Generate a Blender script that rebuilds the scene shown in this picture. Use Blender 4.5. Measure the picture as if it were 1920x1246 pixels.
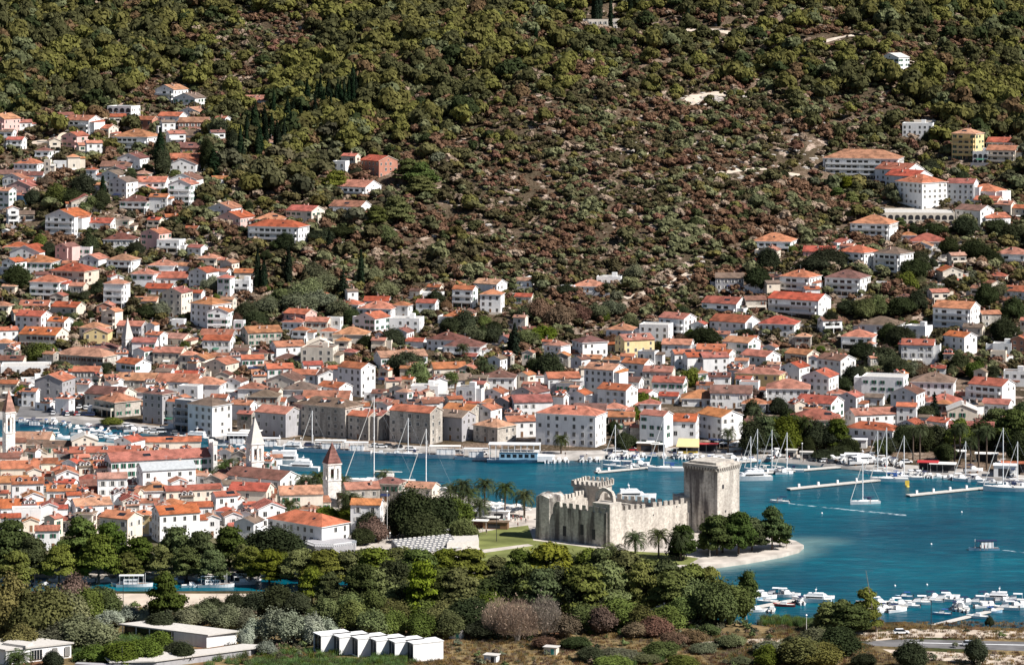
import bpy, bmesh, math, random
import numpy as np
from mathutils import Vector
R = math.radians
random.seed(7); rng = np.random.default_rng(11)
for o in list(bpy.data.objects): bpy.data.objects.remove(o)
scn = bpy.context.scene
COL = scn.collection
# ---------------- camera, world, sun, exposure ----------------
F, H, YH, WL = 6000.0, 180.0, -50.0, 0.9      # focal length in photo pixels, eye height, horizon row
cam = bpy.data.cameras.new('camera'); camo = bpy.data.objects.new('camera', cam); COL.objects.link(camo)
camo.location = (0, 0, H); camo.rotation_euler = (R(90), 0, 0)
cam.sensor_width = 36; cam.lens = F/1920*36; cam.shift_y = -673/1920; cam.clip_start = 5; cam.clip_end = 20000
scn.camera = camo
SUN_AZ, SUN_EL = R(-25), R(45)       # measured from +X, slightly towards the camera
w = bpy.data.worlds.new('World'); scn.world = w; w.use_nodes = True
nt = w.node_tree; bg = nt.nodes['Background']
sky = nt.nodes.new('ShaderNodeTexSky'); sky.sky_type = 'NISHITA'; sky.sun_disc = False
sky.sun_elevation = SUN_EL; sky.sun_rotation = R(90)-SUN_AZ
nt.links.new(sky.outputs[0], bg.inputs[0]); bg.inputs[1].default_value = 0.05; sky.air_density = .8; sky.dust_density = .3
sl = bpy.data.lights.new('sun', 'SUN'); sl.energy = 5.0; sl.angle = R(0.5); sl.color = (1, .955, .90)
so = bpy.data.objects.new('sun', sl); COL.objects.link(so)
sd = Vector((math.cos(SUN_AZ)*math.cos(SUN_EL), math.sin(SUN_AZ)*math.cos(SUN_EL), math.sin(SUN_EL)))
so.rotation_euler = sd.to_track_quat('Z', 'Y').to_euler(); so.location = (300, 900, 400)
scn.view_settings.view_transform = 'Standard'; scn.view_settings.look = 'None'
scn.view_settings.exposure = 0.7; scn.view_settings.gamma = 1
scn.cycles.max_bounces = 5; scn.cycles.diffuse_bounces = 2; scn.cycles.glossy_bounces = 2; scn.cycles.transmission_bounces = 2
scn.cycles.transparent_max_bounces = 4

# ---------------- helpers ----------------
def link(o, parent=None):
    COL.objects.link(o)
    if parent is not None: o.parent = parent
    return o
def tag(o, label, cat, group=None, kind=None):
    if label: o['label'] = label
    if cat: o['category'] = cat
    if group: o['group'] = group
    if kind: o['kind'] = kind
    return o
def empty(name, loc=(0, 0, 0), rz=0):
    o = bpy.data.objects.new(name, None); o.location = loc; o.rotation_euler = (0, 0, rz)
    o.empty_display_size = .5
    return link(o)
def mesh(name, v, f, mats=None, mi=None, smooth=False):
    m = bpy.data.meshes.new(name); m.from_pydata([tuple(p) for p in v], [], f)
    for k in (mats or []): m.materials.append(k)
    if mi is not None: m.polygons.foreach_set('material_index', mi)
    if smooth: m.polygons.foreach_set('use_smooth', [True]*len(m.polygons))
    m.update(); return m
def obj(name, m, parent=None, loc=(0, 0, 0), rz=0):
    o = bpy.data.objects.new(name, m); o.location = loc; o.rotation_euler = (0, 0, rz)
    return link(o, parent)
class MB:
    def __init__(s): s.v = []; s.f = []; s.m = []
    def add(s, v, f, m=0):
        n = len(s.v); s.v += [tuple(p) for p in v]; s.f += [tuple(i+n for i in q) for q in f]; s.m += [m]*len(f)
        return s
    def box(s, x0, x1, y0, y1, z0, z1, m=0):
        return s.add([(x0,y0,z0),(x1,y0,z0),(x1,y1,z0),(x0,y1,z0),(x0,y0,z1),(x1,y0,z1),(x1,y1,z1),(x0,y1,z1)],
            [(3,2,1,0),(4,5,6,7),(0,1,5,4),(1,2,6,5),(2,3,7,6),(3,0,4,7)], m)
    def prism(s, poly, z0, z1, m=0, mt=None):
        n = len(poly); a = sum(poly[i][0]*poly[(i+1)%n][1]-poly[(i+1)%n][0]*poly[i][1] for i in range(n))
        if a < 0: poly = poly[::-1]
        v = [(p[0], p[1], z0) for p in poly]+[(p[0], p[1], z1) for p in poly]
        s.add(v, [(i, (i+1)%n, (i+1)%n+n, i+n) for i in range(n)]+[tuple(range(n-1, -1, -1))], m)
        s.add([(p[0], p[1], z1) for p in poly], [tuple(range(n))], m if mt is None else mt)
        return s
    def tube(s, a, b, r0, r1=None, n=6, m=0):
        a = Vector(a); b = Vector(b); r1 = r0 if r1 is None else r1
        d = (b-a).normalized(); u = d.orthogonal().normalized(); w_ = d.cross(u)
        v = []
        for p, r in ((a, r0), (b, r1)):
            for i in range(n):
                t = 2*math.pi*i/n; v.append(p+u*math.cos(t)*r+w_*math.sin(t)*r)
        return s.add(v, [(i, (i+1)%n, (i+1)%n+n, i+n) for i in range(n)]+[tuple(range(n-1,-1,-1)), tuple(range(n, 2*n))], m)
    def cone(s, c, r, h, n=4, rot=0, m=0):
        v = [(c[0]+r*math.cos(rot+2*math.pi*i/n), c[1]+r*math.sin(rot+2*math.pi*i/n), c[2]) for i in range(n)]+[(c[0], c[1], c[2]+h)]
        return s.add(v, [(i, (i+1)%n, n) for i in range(n)]+[tuple(range(n-1,-1,-1))], m)
    def mesh(s, name, mats, smooth=False): return mesh(name, s.v, s.f, mats, s.m, smooth)
    def obj(s, name, mats, parent=None, loc=(0,0,0), rz=0, smooth=False):
        return obj(name, s.mesh(name, mats if isinstance(mats, (list, tuple)) else [mats], smooth), parent, loc, rz)

# ---------------- materials ----------------
def newmat(name):
    m = bpy.data.materials.new(name); m.use_nodes = True
    return m, m.node_tree, m.node_tree.nodes['Principled BSDF']
def N(t, typ, **k):
    n = t.nodes.new(typ)
    for a, b in k.items(): setattr(n, a, b)
    return n
def noise(t, scale, detail=3, coord='Object', stretch=None):
    tc = N(t, 'ShaderNodeTexCoord'); n = N(t, 'ShaderNodeTexNoise'); n.inputs['Scale'].default_value = scale; n.inputs['Detail'].default_value = detail
    src = N(t, 'ShaderNodeNewGeometry').outputs['Position'] if coord == 'World' else tc.outputs[coord]
    if stretch:
        mp = N(t, 'ShaderNodeMapping'); mp.inputs['Scale'].default_value = stretch; t.links.new(src, mp.inputs[0]); src = mp.outputs[0]
    t.links.new(src, n.inputs['Vector']); return n.outputs['Fac']
def ramp(t, fac, stops):
    r = N(t, 'ShaderNodeValToRGB'); e = r.color_ramp.elements
    while len(e) < len(stops): e.new(.5)
    for i, (p, c) in enumerate(stops): e[i].position = p; e[i].color = (*c, 1) if len(c) == 3 else c
    t.links.new(fac, r.inputs[0]); return r.outputs[0]
def mix(t, fac, a, b, mode='MIX'):
    n = N(t, 'ShaderNodeMix', data_type='RGBA', blend_type=mode)
    if isinstance(fac, (int, float)): n.inputs[0].default_value = fac
    else: t.links.new(fac, n.inputs[0])
    for i, c in ((6, a), (7, b)):
        if isinstance(c, tuple): n.inputs[i].default_value = (*c, 1)
        else: t.links.new(c, n.inputs[i])
    return n.outputs[2]
def sc(c, k): return tuple(min(1, x*k) for x in c)
def hsvrand(t, col, dh=.02, dv=.35, ds=.15):
    oi = N(t, 'ShaderNodeObjectInfo'); h = N(t, 'ShaderNodeHueSaturation')
    def rng_(mult, lo, hi):
        a = N(t, 'ShaderNodeMath', operation='MULTIPLY'); a.inputs[1].default_value = mult; t.links.new(oi.outputs['Random'], a.inputs[0])
        b = N(t, 'ShaderNodeMath', operation='FRACT'); t.links.new(a.outputs[0], b.inputs[0])
        c = N(t, 'ShaderNodeMapRange'); c.inputs[3].default_value = lo; c.inputs[4].default_value = hi; t.links.new(b.outputs[0], c.inputs[0]); return c.outputs[0]
    t.links.new(rng_(7.31, .5-dh, .5+dh), h.inputs['Hue']); t.links.new(rng_(13.7, 1-dv, 1+dv), h.inputs['Value']); t.links.new(rng_(3.17, 1-ds, 1+ds), h.inputs['Saturation'])
    t.links.new(col, h.inputs['Color']); return h.outputs[0]
def bump(t, bs, fac, dist=.1, st=.6):
    b = N(t, 'ShaderNodeBump'); b.inputs['Strength'].default_value = st; b.inputs['Distance'].default_value = dist
    t.links.new(fac, b.inputs['Height']); t.links.new(b.outputs[0], bs.inputs['Normal'])
def plain(name, c, rough=.6, var=.25, scale=1.2, metal=0):
    m, t, b = newmat(name)
    t.links.new(ramp(t, noise(t, scale, 4), [(.3, sc(c, 1-var)), (.7, sc(c, 1+var*.5))]), b.inputs['Base Color'])
    b.inputs['Roughness'].default_value = rough; b.inputs['Metallic'].default_value = metal; b.inputs['Specular IOR Level'].default_value = .3
    return m
def roofmat(name, c, age):
    m, t, b = newmat(name)
    big = ramp(t, noise(t, .35, 5), [(.36, sc(c, .58)), (.5, c), (.66, sc(c, 1.3))])
    sm = noise(t, 2.6, 3, stretch=(1, 1, 1))
    lich = ramp(t, sm, [(.42, (0, 0, 0)), (.66, (1, 1, 1))])
    mul = N(t, 'ShaderNodeMath', operation='MULTIPLY'); mul.inputs[1].default_value = age; t.links.new(lich, mul.inputs[0])
    col = mix(t, mul.outputs[0], big, (.22, .17, .12))
    wv = N(t, 'ShaderNodeTexWave'); wv.inputs['Scale'].default_value = .75; wv.inputs['Distortion'].default_value = .6; wv.bands_direction = 'X'
    tc = N(t, 'ShaderNodeTexCoord'); t.links.new(tc.outputs['Object'], wv.inputs['Vector'])
    col = mix(t, .22, col, wv.outputs['Color'], 'MULTIPLY')
    dk = ramp(t, noise(t, 9, 2), [(.38, (.42, .40, .40)), (.58, (1, 1, 1))])
    col = mix(t, .75, col, dk, 'MULTIPLY')
    t.links.new(hsvrand(t, col, .012, .2, .12), b.inputs['Base Color']); b.inputs['Roughness'].default_value = .85
    b.inputs['Specular IOR Level'].default_value = .15
    bump(t, b, wv.outputs['Fac'], .12, .8); return m
def wallmat(name, c, stain=.2, rnd=.08):
    m, t, b = newmat(name)
    st = ramp(t, noise(t, 1.0, 5, stretch=(1, 1, .25)), [(.33, sc(c, 1-stain)), (.55, c)])
    st = mix(t, .5, st, ramp(t, noise(t, .3, 3), [(.35, sc(c, 1-stain*.8)), (.6, c)]))
    t.links.new(hsvrand(t, st, .004, rnd, .1), b.inputs['Base Color']); b.inputs['Roughness'].default_value = .9
    b.inputs['Specular IOR Level'].default_value = .1; return m
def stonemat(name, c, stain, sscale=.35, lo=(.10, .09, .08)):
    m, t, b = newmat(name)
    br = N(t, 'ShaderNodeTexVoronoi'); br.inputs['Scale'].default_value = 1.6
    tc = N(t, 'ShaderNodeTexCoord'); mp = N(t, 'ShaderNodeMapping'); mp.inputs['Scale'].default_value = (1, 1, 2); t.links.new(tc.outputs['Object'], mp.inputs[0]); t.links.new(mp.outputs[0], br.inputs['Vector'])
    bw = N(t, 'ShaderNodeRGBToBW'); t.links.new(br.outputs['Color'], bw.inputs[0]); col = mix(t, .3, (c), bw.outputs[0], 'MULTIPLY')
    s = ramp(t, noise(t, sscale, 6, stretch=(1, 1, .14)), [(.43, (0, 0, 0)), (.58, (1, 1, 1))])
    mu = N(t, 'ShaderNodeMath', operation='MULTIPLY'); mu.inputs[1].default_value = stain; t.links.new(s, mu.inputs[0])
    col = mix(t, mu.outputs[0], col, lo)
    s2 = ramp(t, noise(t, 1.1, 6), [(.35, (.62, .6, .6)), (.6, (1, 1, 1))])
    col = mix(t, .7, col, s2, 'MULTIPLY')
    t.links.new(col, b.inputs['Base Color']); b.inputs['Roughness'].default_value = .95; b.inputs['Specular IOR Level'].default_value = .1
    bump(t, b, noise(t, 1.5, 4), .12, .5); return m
def leafmat(name, c, var=.35, dh=.02, scale=.25):
    m, t, b = newmat(name)
    col = ramp(t, noise(t, scale, 3, 'World'), [(.35, sc(c, 1-var)), (.65, sc(c, 1+var))])
    col = hsvrand(t, col, dh, .3, .2)
    t.nodes.remove(b); d = N(t, 'ShaderNodeBsdfDiffuse'); tr = N(t, 'ShaderNodeBsdfTranslucent'); ms = N(t, 'ShaderNodeMixShader'); ms.inputs[0].default_value = .22
    t.links.new(col, d.inputs[0]); t.links.new(col, tr.inputs[0]); t.links.new(d.outputs[0], ms.inputs[1]); t.links.new(tr.outputs[0], ms.inputs[2])
    t.links.new(ms.outputs[0], t.nodes['Material Output'].inputs[0]); return m
ROOF = {k: roofmat('roof_tiles_'+n, c, a) for k, n, c, a in [
    ('o', 'orange', (.51, .21, .12), .22), ('r', 'red', (.45, .145, .09), .2), ('b', 'brown', (.22, .098, .078), .35),
    ('k', 'grey', (.24, .17, .13), .65), ('p', 'pink', (.50, .25, .17), .35)]}
ROOF['w'] = plain('flat_roof_screed', (.50, .48, .45), .9, .3); ROOF['g'] = plain('dark_roofing', (.07, .065, .075), .8, .3); ROOF['m'] = plain('pale_metal_roof', (.42, .44, .45), .5, .2)
WALL = {k: wallmat('render_'+n, c, s) for k, n, c, s in [
    ('w', 'white', (.78, .775, .765), .2), ('c', 'cream', (.70, .62, .52), .22), ('p', 'pink', (.66, .42, .38), .2),
    ('y', 'yellow', (.72, .55, .27), .18), ('b', 'brick', (.45, .21, .14), .25), ('u', 'blue', (.25, .45, .66), .15), ('g', 'grey', (.36, .35, .36), .25)]}
WALL['s'] = stonemat('old_stone_wall', (.62, .57, .50), .5)
M = {}
for k, c, r_ in [('white', (.82, .82, .82), .4), ('frame', (.62, .60, .56), .6), ('dark', (.03, .03, .035), .6), ('wood', (.20, .11, .06), .7), ('green', (.04, .14, .09), .7),
        ('blue', (.03, .09, .28), .6), ('navy', (.02, .03, .08), .6), ('red', (.45, .04, .04), .5), ('metal', (.45, .46, .47), .4), ('rubber', (.02, .02, .02), .9),
        ('teal', (.05, .30, .28), .6), ('yellow', (.70, .50, .08), .6), ('brownsh', (.14, .06, .04), .7), ('canvas', (.74, .72, .68), .8), ('silver', (.5, .52, .55), .3),
        ('concrete', (.52, .49, .45), .9), ('bark', (.11, .08, .06), .95), ('barkg', (.22, .19, .16), .95), ('skin', (.45, .27, .19), .7), ('grey', (.20, .20, .21), .7), ('magenta', (.5, .06, .25), .7),
        ('aqua', (.25, .42, .55), .5), ('chimney', (.48, .36, .30), .9)]:
    M[k] = plain(k+'_paint' if k not in ('bark', 'barkg', 'skin', 'concrete', 'canvas', 'wood') else k, c, r_, .12)
gm, gt, gb = newmat('window_glass'); gb.inputs['Base Color'].default_value = (.015, .018, .022, 1); gb.inputs['Roughness'].default_value = .15; M['glass'] = gm
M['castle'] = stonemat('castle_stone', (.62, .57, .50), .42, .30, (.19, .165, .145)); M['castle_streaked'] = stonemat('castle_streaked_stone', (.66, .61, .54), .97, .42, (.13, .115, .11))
M['tower_stone'] = stonemat('tower_stone', (1.0, .96, .90), .12, .5)
LEAF = {k: leafmat('foliage_'+n, c, v) for k, n, c, v in [
    ('pine', 'pine', (.112, .103, .046), .3), ('pined', 'dark_pine', (.070, .068, .036), .3), ('oak', 'evergreen', (.040, .048, .024), .3), ('olive', 'olive', (.125, .132, .075), .3),
    ('yg', 'yellow_green', (.135, .128, .052), .3), ('ndark', 'near_dark_pine', (.066, .086, .028), .35), ('npine', 'near_pine', (.118, .132, .034), .35), ('brown', 'brown_scrub', (.135, .092, .060), .35), ('rust', 'rust_scrub', (.140, .088, .062), .3),
    ('silver', 'silver', (.26, .285, .21), .3), ('cyp', 'cypress', (.016, .026, .014), .3), ('palm', 'palm', (.06, .075, .030), .35), ('dry', 'dry_twig', (.27, .22, .165), .3),
    ('reed', 'reed', (.13, .19, .08), .35), ('straw', 'straw', (.33, .25, .12), .3), ('bright', 'bright_green', (.105, .130, .036), .3), ('dkscrub', 'dark_scrub', (.070, .064, .036), .4)]}

# ---------------- ground ----------------
def P(x, y, z=2.0):
    D = F*(H-z)/(y-YH); return ((x-960)/F*D, D, z)
far_pts = [(-300,776),(0,781),(30,784),(120,787),(200,796),(260,806),(330,813),(400,822),(440,829),(500,834),(590,839),(690,843),(790,848),(860,853),(1000,858),(1130,856),(1145,850),(1200,848),(1300,852),(1380,855),(1450,860),(1520,866),(1590,874),(1640,880),(1700,884),(1770,888),(1830,894),(1900,901),(1960,906),(2300,930)]
near_pts = [(-400,1108),(0,1108),(480,1107),(620,1112),(900,1126),(1100,1134),(1280,1152),(1400,1168),(1440,1174),(1640,1166),(1700,1164),(1750,1171),(1920,1177),(2400,1185)]
island_pts = [(-400,1072),(0,1073),(200,1078),(560,1076),(900,1073),(1280,1066),(1320,1061),(1400,1050),(1465,1038),(1498,1029),(1507,1021),(1492,1013),(1445,1003),(1400,992),(1340,968),(1290,957),(1200,948),(1100,946),(1000,951),(930,941),(860,926),(800,913),(700,899),(600,892),(500,884),(440,875),(415,862),(340,842),(200,829),(100,823),(0,819),(-400,808)]
FW = np.array([P(*p)[:2] for p in far_pts]); NW = np.array([P(*p)[:2] for p in near_pts]); ISL = [P(*p)[:2] for p in island_pts]
def shoreD(X): return np.interp(X, FW[:, 0], FW[:, 1])
def nearD(X): return np.interp(X, NW[:, 0], NW[:, 1])
PD = [0, 1380, 1440, 1500, 1580, 1660, 1750, 1850, 1960, 2080, 2150, 2400, 3200]
PZ = [2.0, 2.0, 5.0, 17.5, 35, 55, 78, 103, 131, 162, 180, 235, 330]
def gz(X, D):
    X = np.asarray(X, float); D = np.asarray(D, float)
    z = np.interp(D, PD, PZ); a = np.clip((D-1450)/250, 0, 1)
    z = z + a*(3.2*np.sin(X/47+D/90)+2.2*np.sin(X/23-D/41+1.3)+1.2*np.sin(X/11+D/17)*np.sin(D/13-X/29)+.5*np.sin(X/4.1+D/5.3)*np.sin(D/3.7-X/7))
    z = z + a*a*5*np.sin(X/110-D/160+.6)
    return np.where(D < shoreD(X)-.5, 2.0, z)
def hit(x, y, h=0.0):
    k = (y-YH)/F; D = np.arange(760, 3000, 1.5); X = (x-960)/F*D
    f = H-k*D-gz(X, D)-h; i = int(np.argmax(f < 0))
    t = f[i-1]/(f[i-1]-f[i]) if i > 0 else 0
    d = float(D[i-1]+1.5*t); return (x-960)/F*d, d, float(gz((x-960)/F*d, d))
def px(X, D, z): return 960+F*X/D, YH+F*(H-z)/D

def groundmat():
    m, t, b = newmat('hillside_soil')
    col = ramp(t, noise(t, .035, 6, 'World'), [(.35, (.070, .055, .036)), (.5, (.112, .084, .056)), (.66, (.22, .160, .120))])
    rock = ramp(t, noise(t, .16, 8, 'World', (1, .55, 1)), [(.57, (0, 0, 0)), (.64, (1, 1, 1))])
    col = mix(t, rock, col, (.42, .33, .27))
    sp = ramp(t, noise(t, .9, 3, 'World'), [(.35, (.45, .42, .38)), (.6, (1, 1, 1))]); col = mix(t, 1, col, sp, 'MULTIPLY')
    t.links.new(col, b.inputs['Base Color']); b.inputs['Roughness'].default_value = 1; b.inputs['Specular IOR Level'].default_value = .05
    bump(t, b, noise(t, .7, 5, 'World'), 1.0, .8); return m
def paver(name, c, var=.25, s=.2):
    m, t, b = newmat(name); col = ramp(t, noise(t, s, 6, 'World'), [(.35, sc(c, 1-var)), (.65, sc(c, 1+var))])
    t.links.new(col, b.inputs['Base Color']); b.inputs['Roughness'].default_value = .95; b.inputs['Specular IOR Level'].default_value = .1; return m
G_hill = groundmat(); G_quay = paver('quay_paving', (.36, .335, .31), .25); G_isl = paver('island_paving', (.44, .395, .35), .25)
G_asph = paver('asphalt', (.15, .145, .145), .25); G_lawn = paver('lawn_grass', (.15, .165, .055), .3, .12); G_park = paver('pale_gravel', (.50, .42, .34), .15)
G_soil = paver('dark_soil', (.10, .09, .05), .4)  # dark brown-green soil, the ground's own colour under the island pines
def nearmat():
    m, t, b = newmat('rough_ground')
    col = ramp(t, noise(t, .045, 5, 'World', (1, .35, 1)), [(.36, (.05, .06, .02)), (.46, (.12, .09, .045)), (.56, (.27, .20, .10)), (.68, (.17, .085, .05))])
    col = mix(t, 1, col, ramp(t, noise(t, .8, 3, 'World'), [(.3, (.5, .5, .5)), (.6, (1, 1, 1))]), 'MULTIPLY')
    t.links.new(col, b.inputs['Base Color']); b.inputs['Roughness'].default_value = 1; b.inputs['Specular IOR Level'].default_value = .05; return m
G_near = nearmat()
def gridmesh(name, xs, rows, mat, zf):
    nx = len(xs); nr = rows.shape[0]
    V = np.zeros((nr, nx, 3)); V[:, :, 0] = xs[None, :]; V[:, :, 1] = rows; V[:, :, 2] = zf(V[:, :, 0], rows)
    sk = V[0:1].copy(); sk[:, :, 2] = -3; V = np.concatenate([sk, V]); nr += 1
    idx = np.arange(nr*nx).reshape(nr, nx)
    f = np.stack([idx[:-1, :-1], idx[:-1, 1:], idx[1:, 1:], idx[1:, :-1]], -1).reshape(-1, 4)
    m = bigmesh(name, V.reshape(-1, 3), f, mat if isinstance(mat, list) else [mat]); m.polygons.foreach_set('use_smooth', [True]*len(m.polygons)); return m
def bigmesh(name, V, Fq, mats, mi=None):
    m = bpy.data.meshes.new(name); n = len(Fq)
    m.vertices.add(len(V)); m.vertices.foreach_set('co', np.ascontiguousarray(V, np.float32).ravel())
    m.loops.add(n*4); m.loops.foreach_set('vertex_index', np.ascontiguousarray(Fq, np.int32).ravel())
    m.polygons.add(n); m.polygons.foreach_set('loop_start', np.arange(0, n*4, 4, dtype=np.int32))
    for k in mats: m.materials.append(k)
    if mi is not None: m.polygons.foreach_set('material_index', np.ascontiguousarray(mi, np.int32))
    m.update(calc_edges=True); return m
xs = np.arange(-480, 481, 3.0)
tt = np.concatenate([np.linspace(0, 1, 12)[:-1]*0+np.linspace(0, .12, 12)[:-1], np.linspace(.12, 1, 300)])
sD = shoreD(xs)
rows = sD[None, :]+tt[:, None]*(2700-sD[None, :])
me = gridmesh('hillside', xs, rows, [G_hill, G_quay], lambda X, D: np.maximum(gz(X, D+.6), 2.0))
c = np.zeros(len(me.polygons)*3); me.polygons.foreach_get('center', c); c = c.reshape(-1, 3)
me.polygons.foreach_set('material_index', (c[:, 1] < shoreD(c[:, 0])+22).astype(np.int32))
tag(obj('hillside', me), 'scrubby hillside with the quay at its foot', None, kind='structure')
nd = nearD(xs); rows = nd[None, :]+np.linspace(0, 1, 40)[:, None]*(560-nd[None, :])
me = gridmesh('near_ground', xs, rows, G_near, lambda X, D: X*0+2.0); tag(obj('near_ground', me), 'rough grassy ground on the near shore', None, kind='structure')
mb = MB(); mb.prism(ISL, -3, 2.0); tag(mb.obj('island_ground', G_isl), 'paved ground of the old town island', None, kind='structure')
def sheet(name, pts, mat, label, z=2.006):
    o = MB().prism([P(x, y, z)[:2] for x, y in pts], z-.2, z).obj(name, mat); return tag(o, label, None, kind='structure')
sheet('lawn', [(880,1001),(940,990),(990,984),(1000,1012),(1140,1030),(1250,1036),(1310,1046),(1290,1058),(900,1062),(850,1047),(905,1034),(890,1015)], G_lawn, 'mown grass in front of the castle')
sheet('wooded_ground', [(-100,1004),(470,1004),(600,1030),(840,1040),(900,1062),(1240,1062),(1240,1068),(-100,1070)], G_soil, 'dark soil under the island pines', 2.010)
sheet('path', [(720,1046),(900,1030),(990,1019),(1000,1022),(905,1036),(725,1052)], G_isl, 'pale footpath across the lawn', 2.016)
sheet('gravel_lot', [(190,1112),(560,1112),(560,1130),(470,1136),(200,1138)], G_park, 'pale gravel parking ground by the channel')
sheet('gravel_strip', [(1590,1190),(1700,1178),(1960,1182),(1960,1196),(1700,1194),(1640,1201),(1600,1199)], G_park, 'pale gravel track beside the road')
sheet('sandy_ground', [(1480,1196),(1560,1186),(1640,1184),(1660,1192),(1600,1200),(1500,1204)], G_park, 'pale sandy ground beside the near pines', 2.004)
sheet('sandy_path', [(1280,1205),(1420,1196),(1480,1197),(1470,1202),(1300,1211)], G_park, 'pale sandy path through the dry grass', 2.003)
sheet('gravel_verge', [(1655,1216),(1760,1221),(1960,1230),(1960,1252),(1800,1240),(1690,1232)], G_park, 'pale gravel verge below the road')
sheet('road', [(1610,1202),(1700,1197),(1960,1203),(1960,1221),(1760,1214),(1640,1210)], G_asph, 'grey asphalt road on the near shore', 2.010)
sheet('road_marking', [(1700,1203),(1960,1208.5),(1960,1209.6),(1700,1204)], M['white'], 'white centre line on the near road', 2.014)
sheet('village_road', [(40,756),(120,765),(140,778),(60,782),(30,781)], G_asph, 'grey harbour parking road', 2.03)

# water
def watermat():
    m, t, b = newmat('sea_water')
    at = N(t, 'ShaderNodeAttribute'); at.attribute_name = 'shallow'
    base = ramp(t, noise(t, .02, 4, 'World', (.5, 1, 1)), [(.35, (.001, .050, .082)), (.65, (.001, .098, .136))])
    rip = ramp(t, noise(t, .35, 4, 'World', (.35, 1, 1)), [(.35, (.66, .72, .78)), (.58, (1.0, 1.0, 1.0)), (.72, (1.6, 1.5, 1.4))])
    base = mix(t, 1, base, rip, 'MULTIPLY')
    t.links.new(mix(t, at.outputs['Fac'], base, (.16, .25, .24)), b.inputs['Base Color'])
    b.inputs['Roughness'].default_value = .28; b.inputs['IOR'].default_value = 1.2; b.inputs['Specular IOR Level'].default_value = .35
    n1 = noise(t, .5, 4, 'World', (.4, 1, 1)); bump(t, b, n1, .6, .9); return m
gx = np.arange(-520, 521, 5.0); gy = np.arange(780, 1560, 5.0); XX, YY = np.meshgrid(gx, gy)
idx = np.arange(XX.size).reshape(XX.shape); f = np.stack([idx[:-1, :-1], idx[:-1, 1:], idx[1:, 1:], idx[1:, :-1]], -1).reshape(-1, 4)
wm = bigmesh('sea', np.stack([XX.ravel(), YY.ravel(), XX.ravel()*0+WL], -1), f, [watermat()])
isl = np.array(ISL); seg = np.concatenate([isl, isl[:1]])
d = np.full(XX.size, 1e9)
for i in range(len(isl)):
    if not (5 <= i <= 12): continue
    a, b_ = seg[i], seg[i+1]; ab = b_-a; pp = np.stack([XX.ravel(), YY.ravel()], -1)-a
    t_ = np.clip((pp@ab)/(ab@ab), 0, 1); d = np.minimum(d, np.linalg.norm(pp-t_[:, None]*ab, axis=1))
sh = np.clip(1-d/11, 0, 1)**1.5*.8
tipx, tipy, _ = P(1520, 1020, 0); sh = np.maximum(sh, .75*np.clip(1-np.hypot((XX.ravel()-tipx)/16, (YY.ravel()-tipy)/12), 0, 1))
at = wm.attributes.new('shallow', 'FLOAT', 'POINT'); at.data.foreach_set('value', sh.astype(np.float32))
tag(obj('sea', wm), 'teal sea channel around the island', None, kind='structure')

# ---------------- naming places in labels ----------------
PLACES = [(560,200,'cypress grove'),(347,290,'stacked brown-roofed house on the upper left'),(128,425,'big white gabled block on the left slope'),(238,635,'slim church spire in the village'),
 (162,668,'long school with the pale hipped roof'),(765,680,'round dark tree amid the village'),(668,715,'tall white cube house'),(1068,800,'big white harbour palace'),(1620,315,'long hillside hotel'),
 (1815,275,'yellow apartment block'),(1638,437,'white villa below the hotel'),(1765,520,'bare limestone rocks'),(1590,540,'villa with wrap-around terrace'),(487,505,'twin cypresses'),(677,505,'lone cypress'),
 (1340,935,'castle keep'),(477,830,'bell tower with the grey spire'),(622,890,'square bell tower near the palms'),(300,865,'long red-roofed palace'),(1290,825,'yellow quay awning'),(1750,762,'dark conifer above the marina'),
 (90,770,'harbour car park'),(700,325,'unfinished brick house'),(578,985,'hip-roofed villa in the pines'),(14,790,'bell tower at the left edge'),(1105,530,'red hip roof at the scrub edge'),(1030,685,'dark evergreen clump in the village'),
 (1315,628,'round dark tree by the upper lanes'),(1450,800,'trees on the marina quay'),(1800,610,'balconied house with orange roof'),(1060,970,'castle walls'),(800,960,'big leafy tree on the island'),
 (700,1200,'row of white bungalows'),(340,1190,'flat-roofed pavilion'),(980,1155,'bare brownish tree'),(1600,1150,'pines on the near jetty'),(1410,1000,'pines on the spit'),(60,1230,'flat building at the bottom left'),(1780,1210,'near road'),(330,1120,'gravel lot'),
 (915,560,'white cube house above the village'),(350,620,'tall white house with a porch gable'),(1110,700,'tall grey-fronted gable house'),(560,60,'bare patch in the upper wood'),(1120,20,'cypresses on the ridge'),(1690,105,'lone white house on the ridge'),(1300,190,'pale rock slab on the scrub')]
def where(x, y):
    b = min(PLACES, key=lambda p: math.hypot((p[0]-x), (p[1]-y)*1.3)); dx, dy = x-b[0], y-b[1]
    if math.hypot(dx, dy) < 9: s = 'beside'
    elif abs(dx) > abs(dy)*1.6: s = 'left of' if dx < 0 else 'right of'
    elif abs(dy) > abs(dx)*1.6: s = 'above' if dy < 0 else 'below'
    else: s = ('upper' if dy < 0 else 'lower')+(' left of' if dx < 0 else ' right of')
    return s, b[2], math.hypot(dx, dy)
LAB = []          # (object, description, px, py)
def later(o, desc, x, y): LAB.append((o, desc, x, y))
_a = ['', 'twenty', 'thirty', 'forty', 'fifty', 'sixty', 'seventy', 'eighty', 'ninety']; _u = ['first', 'second', 'third', 'fourth', 'fifth', 'sixth', 'seventh', 'eighth', 'ninth']; _t = ['tenth', 'eleventh', 'twelfth', 'thirteenth', 'fourteenth', 'fifteenth', 'sixteenth', 'seventeenth', 'eighteenth', 'nineteenth']
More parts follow.
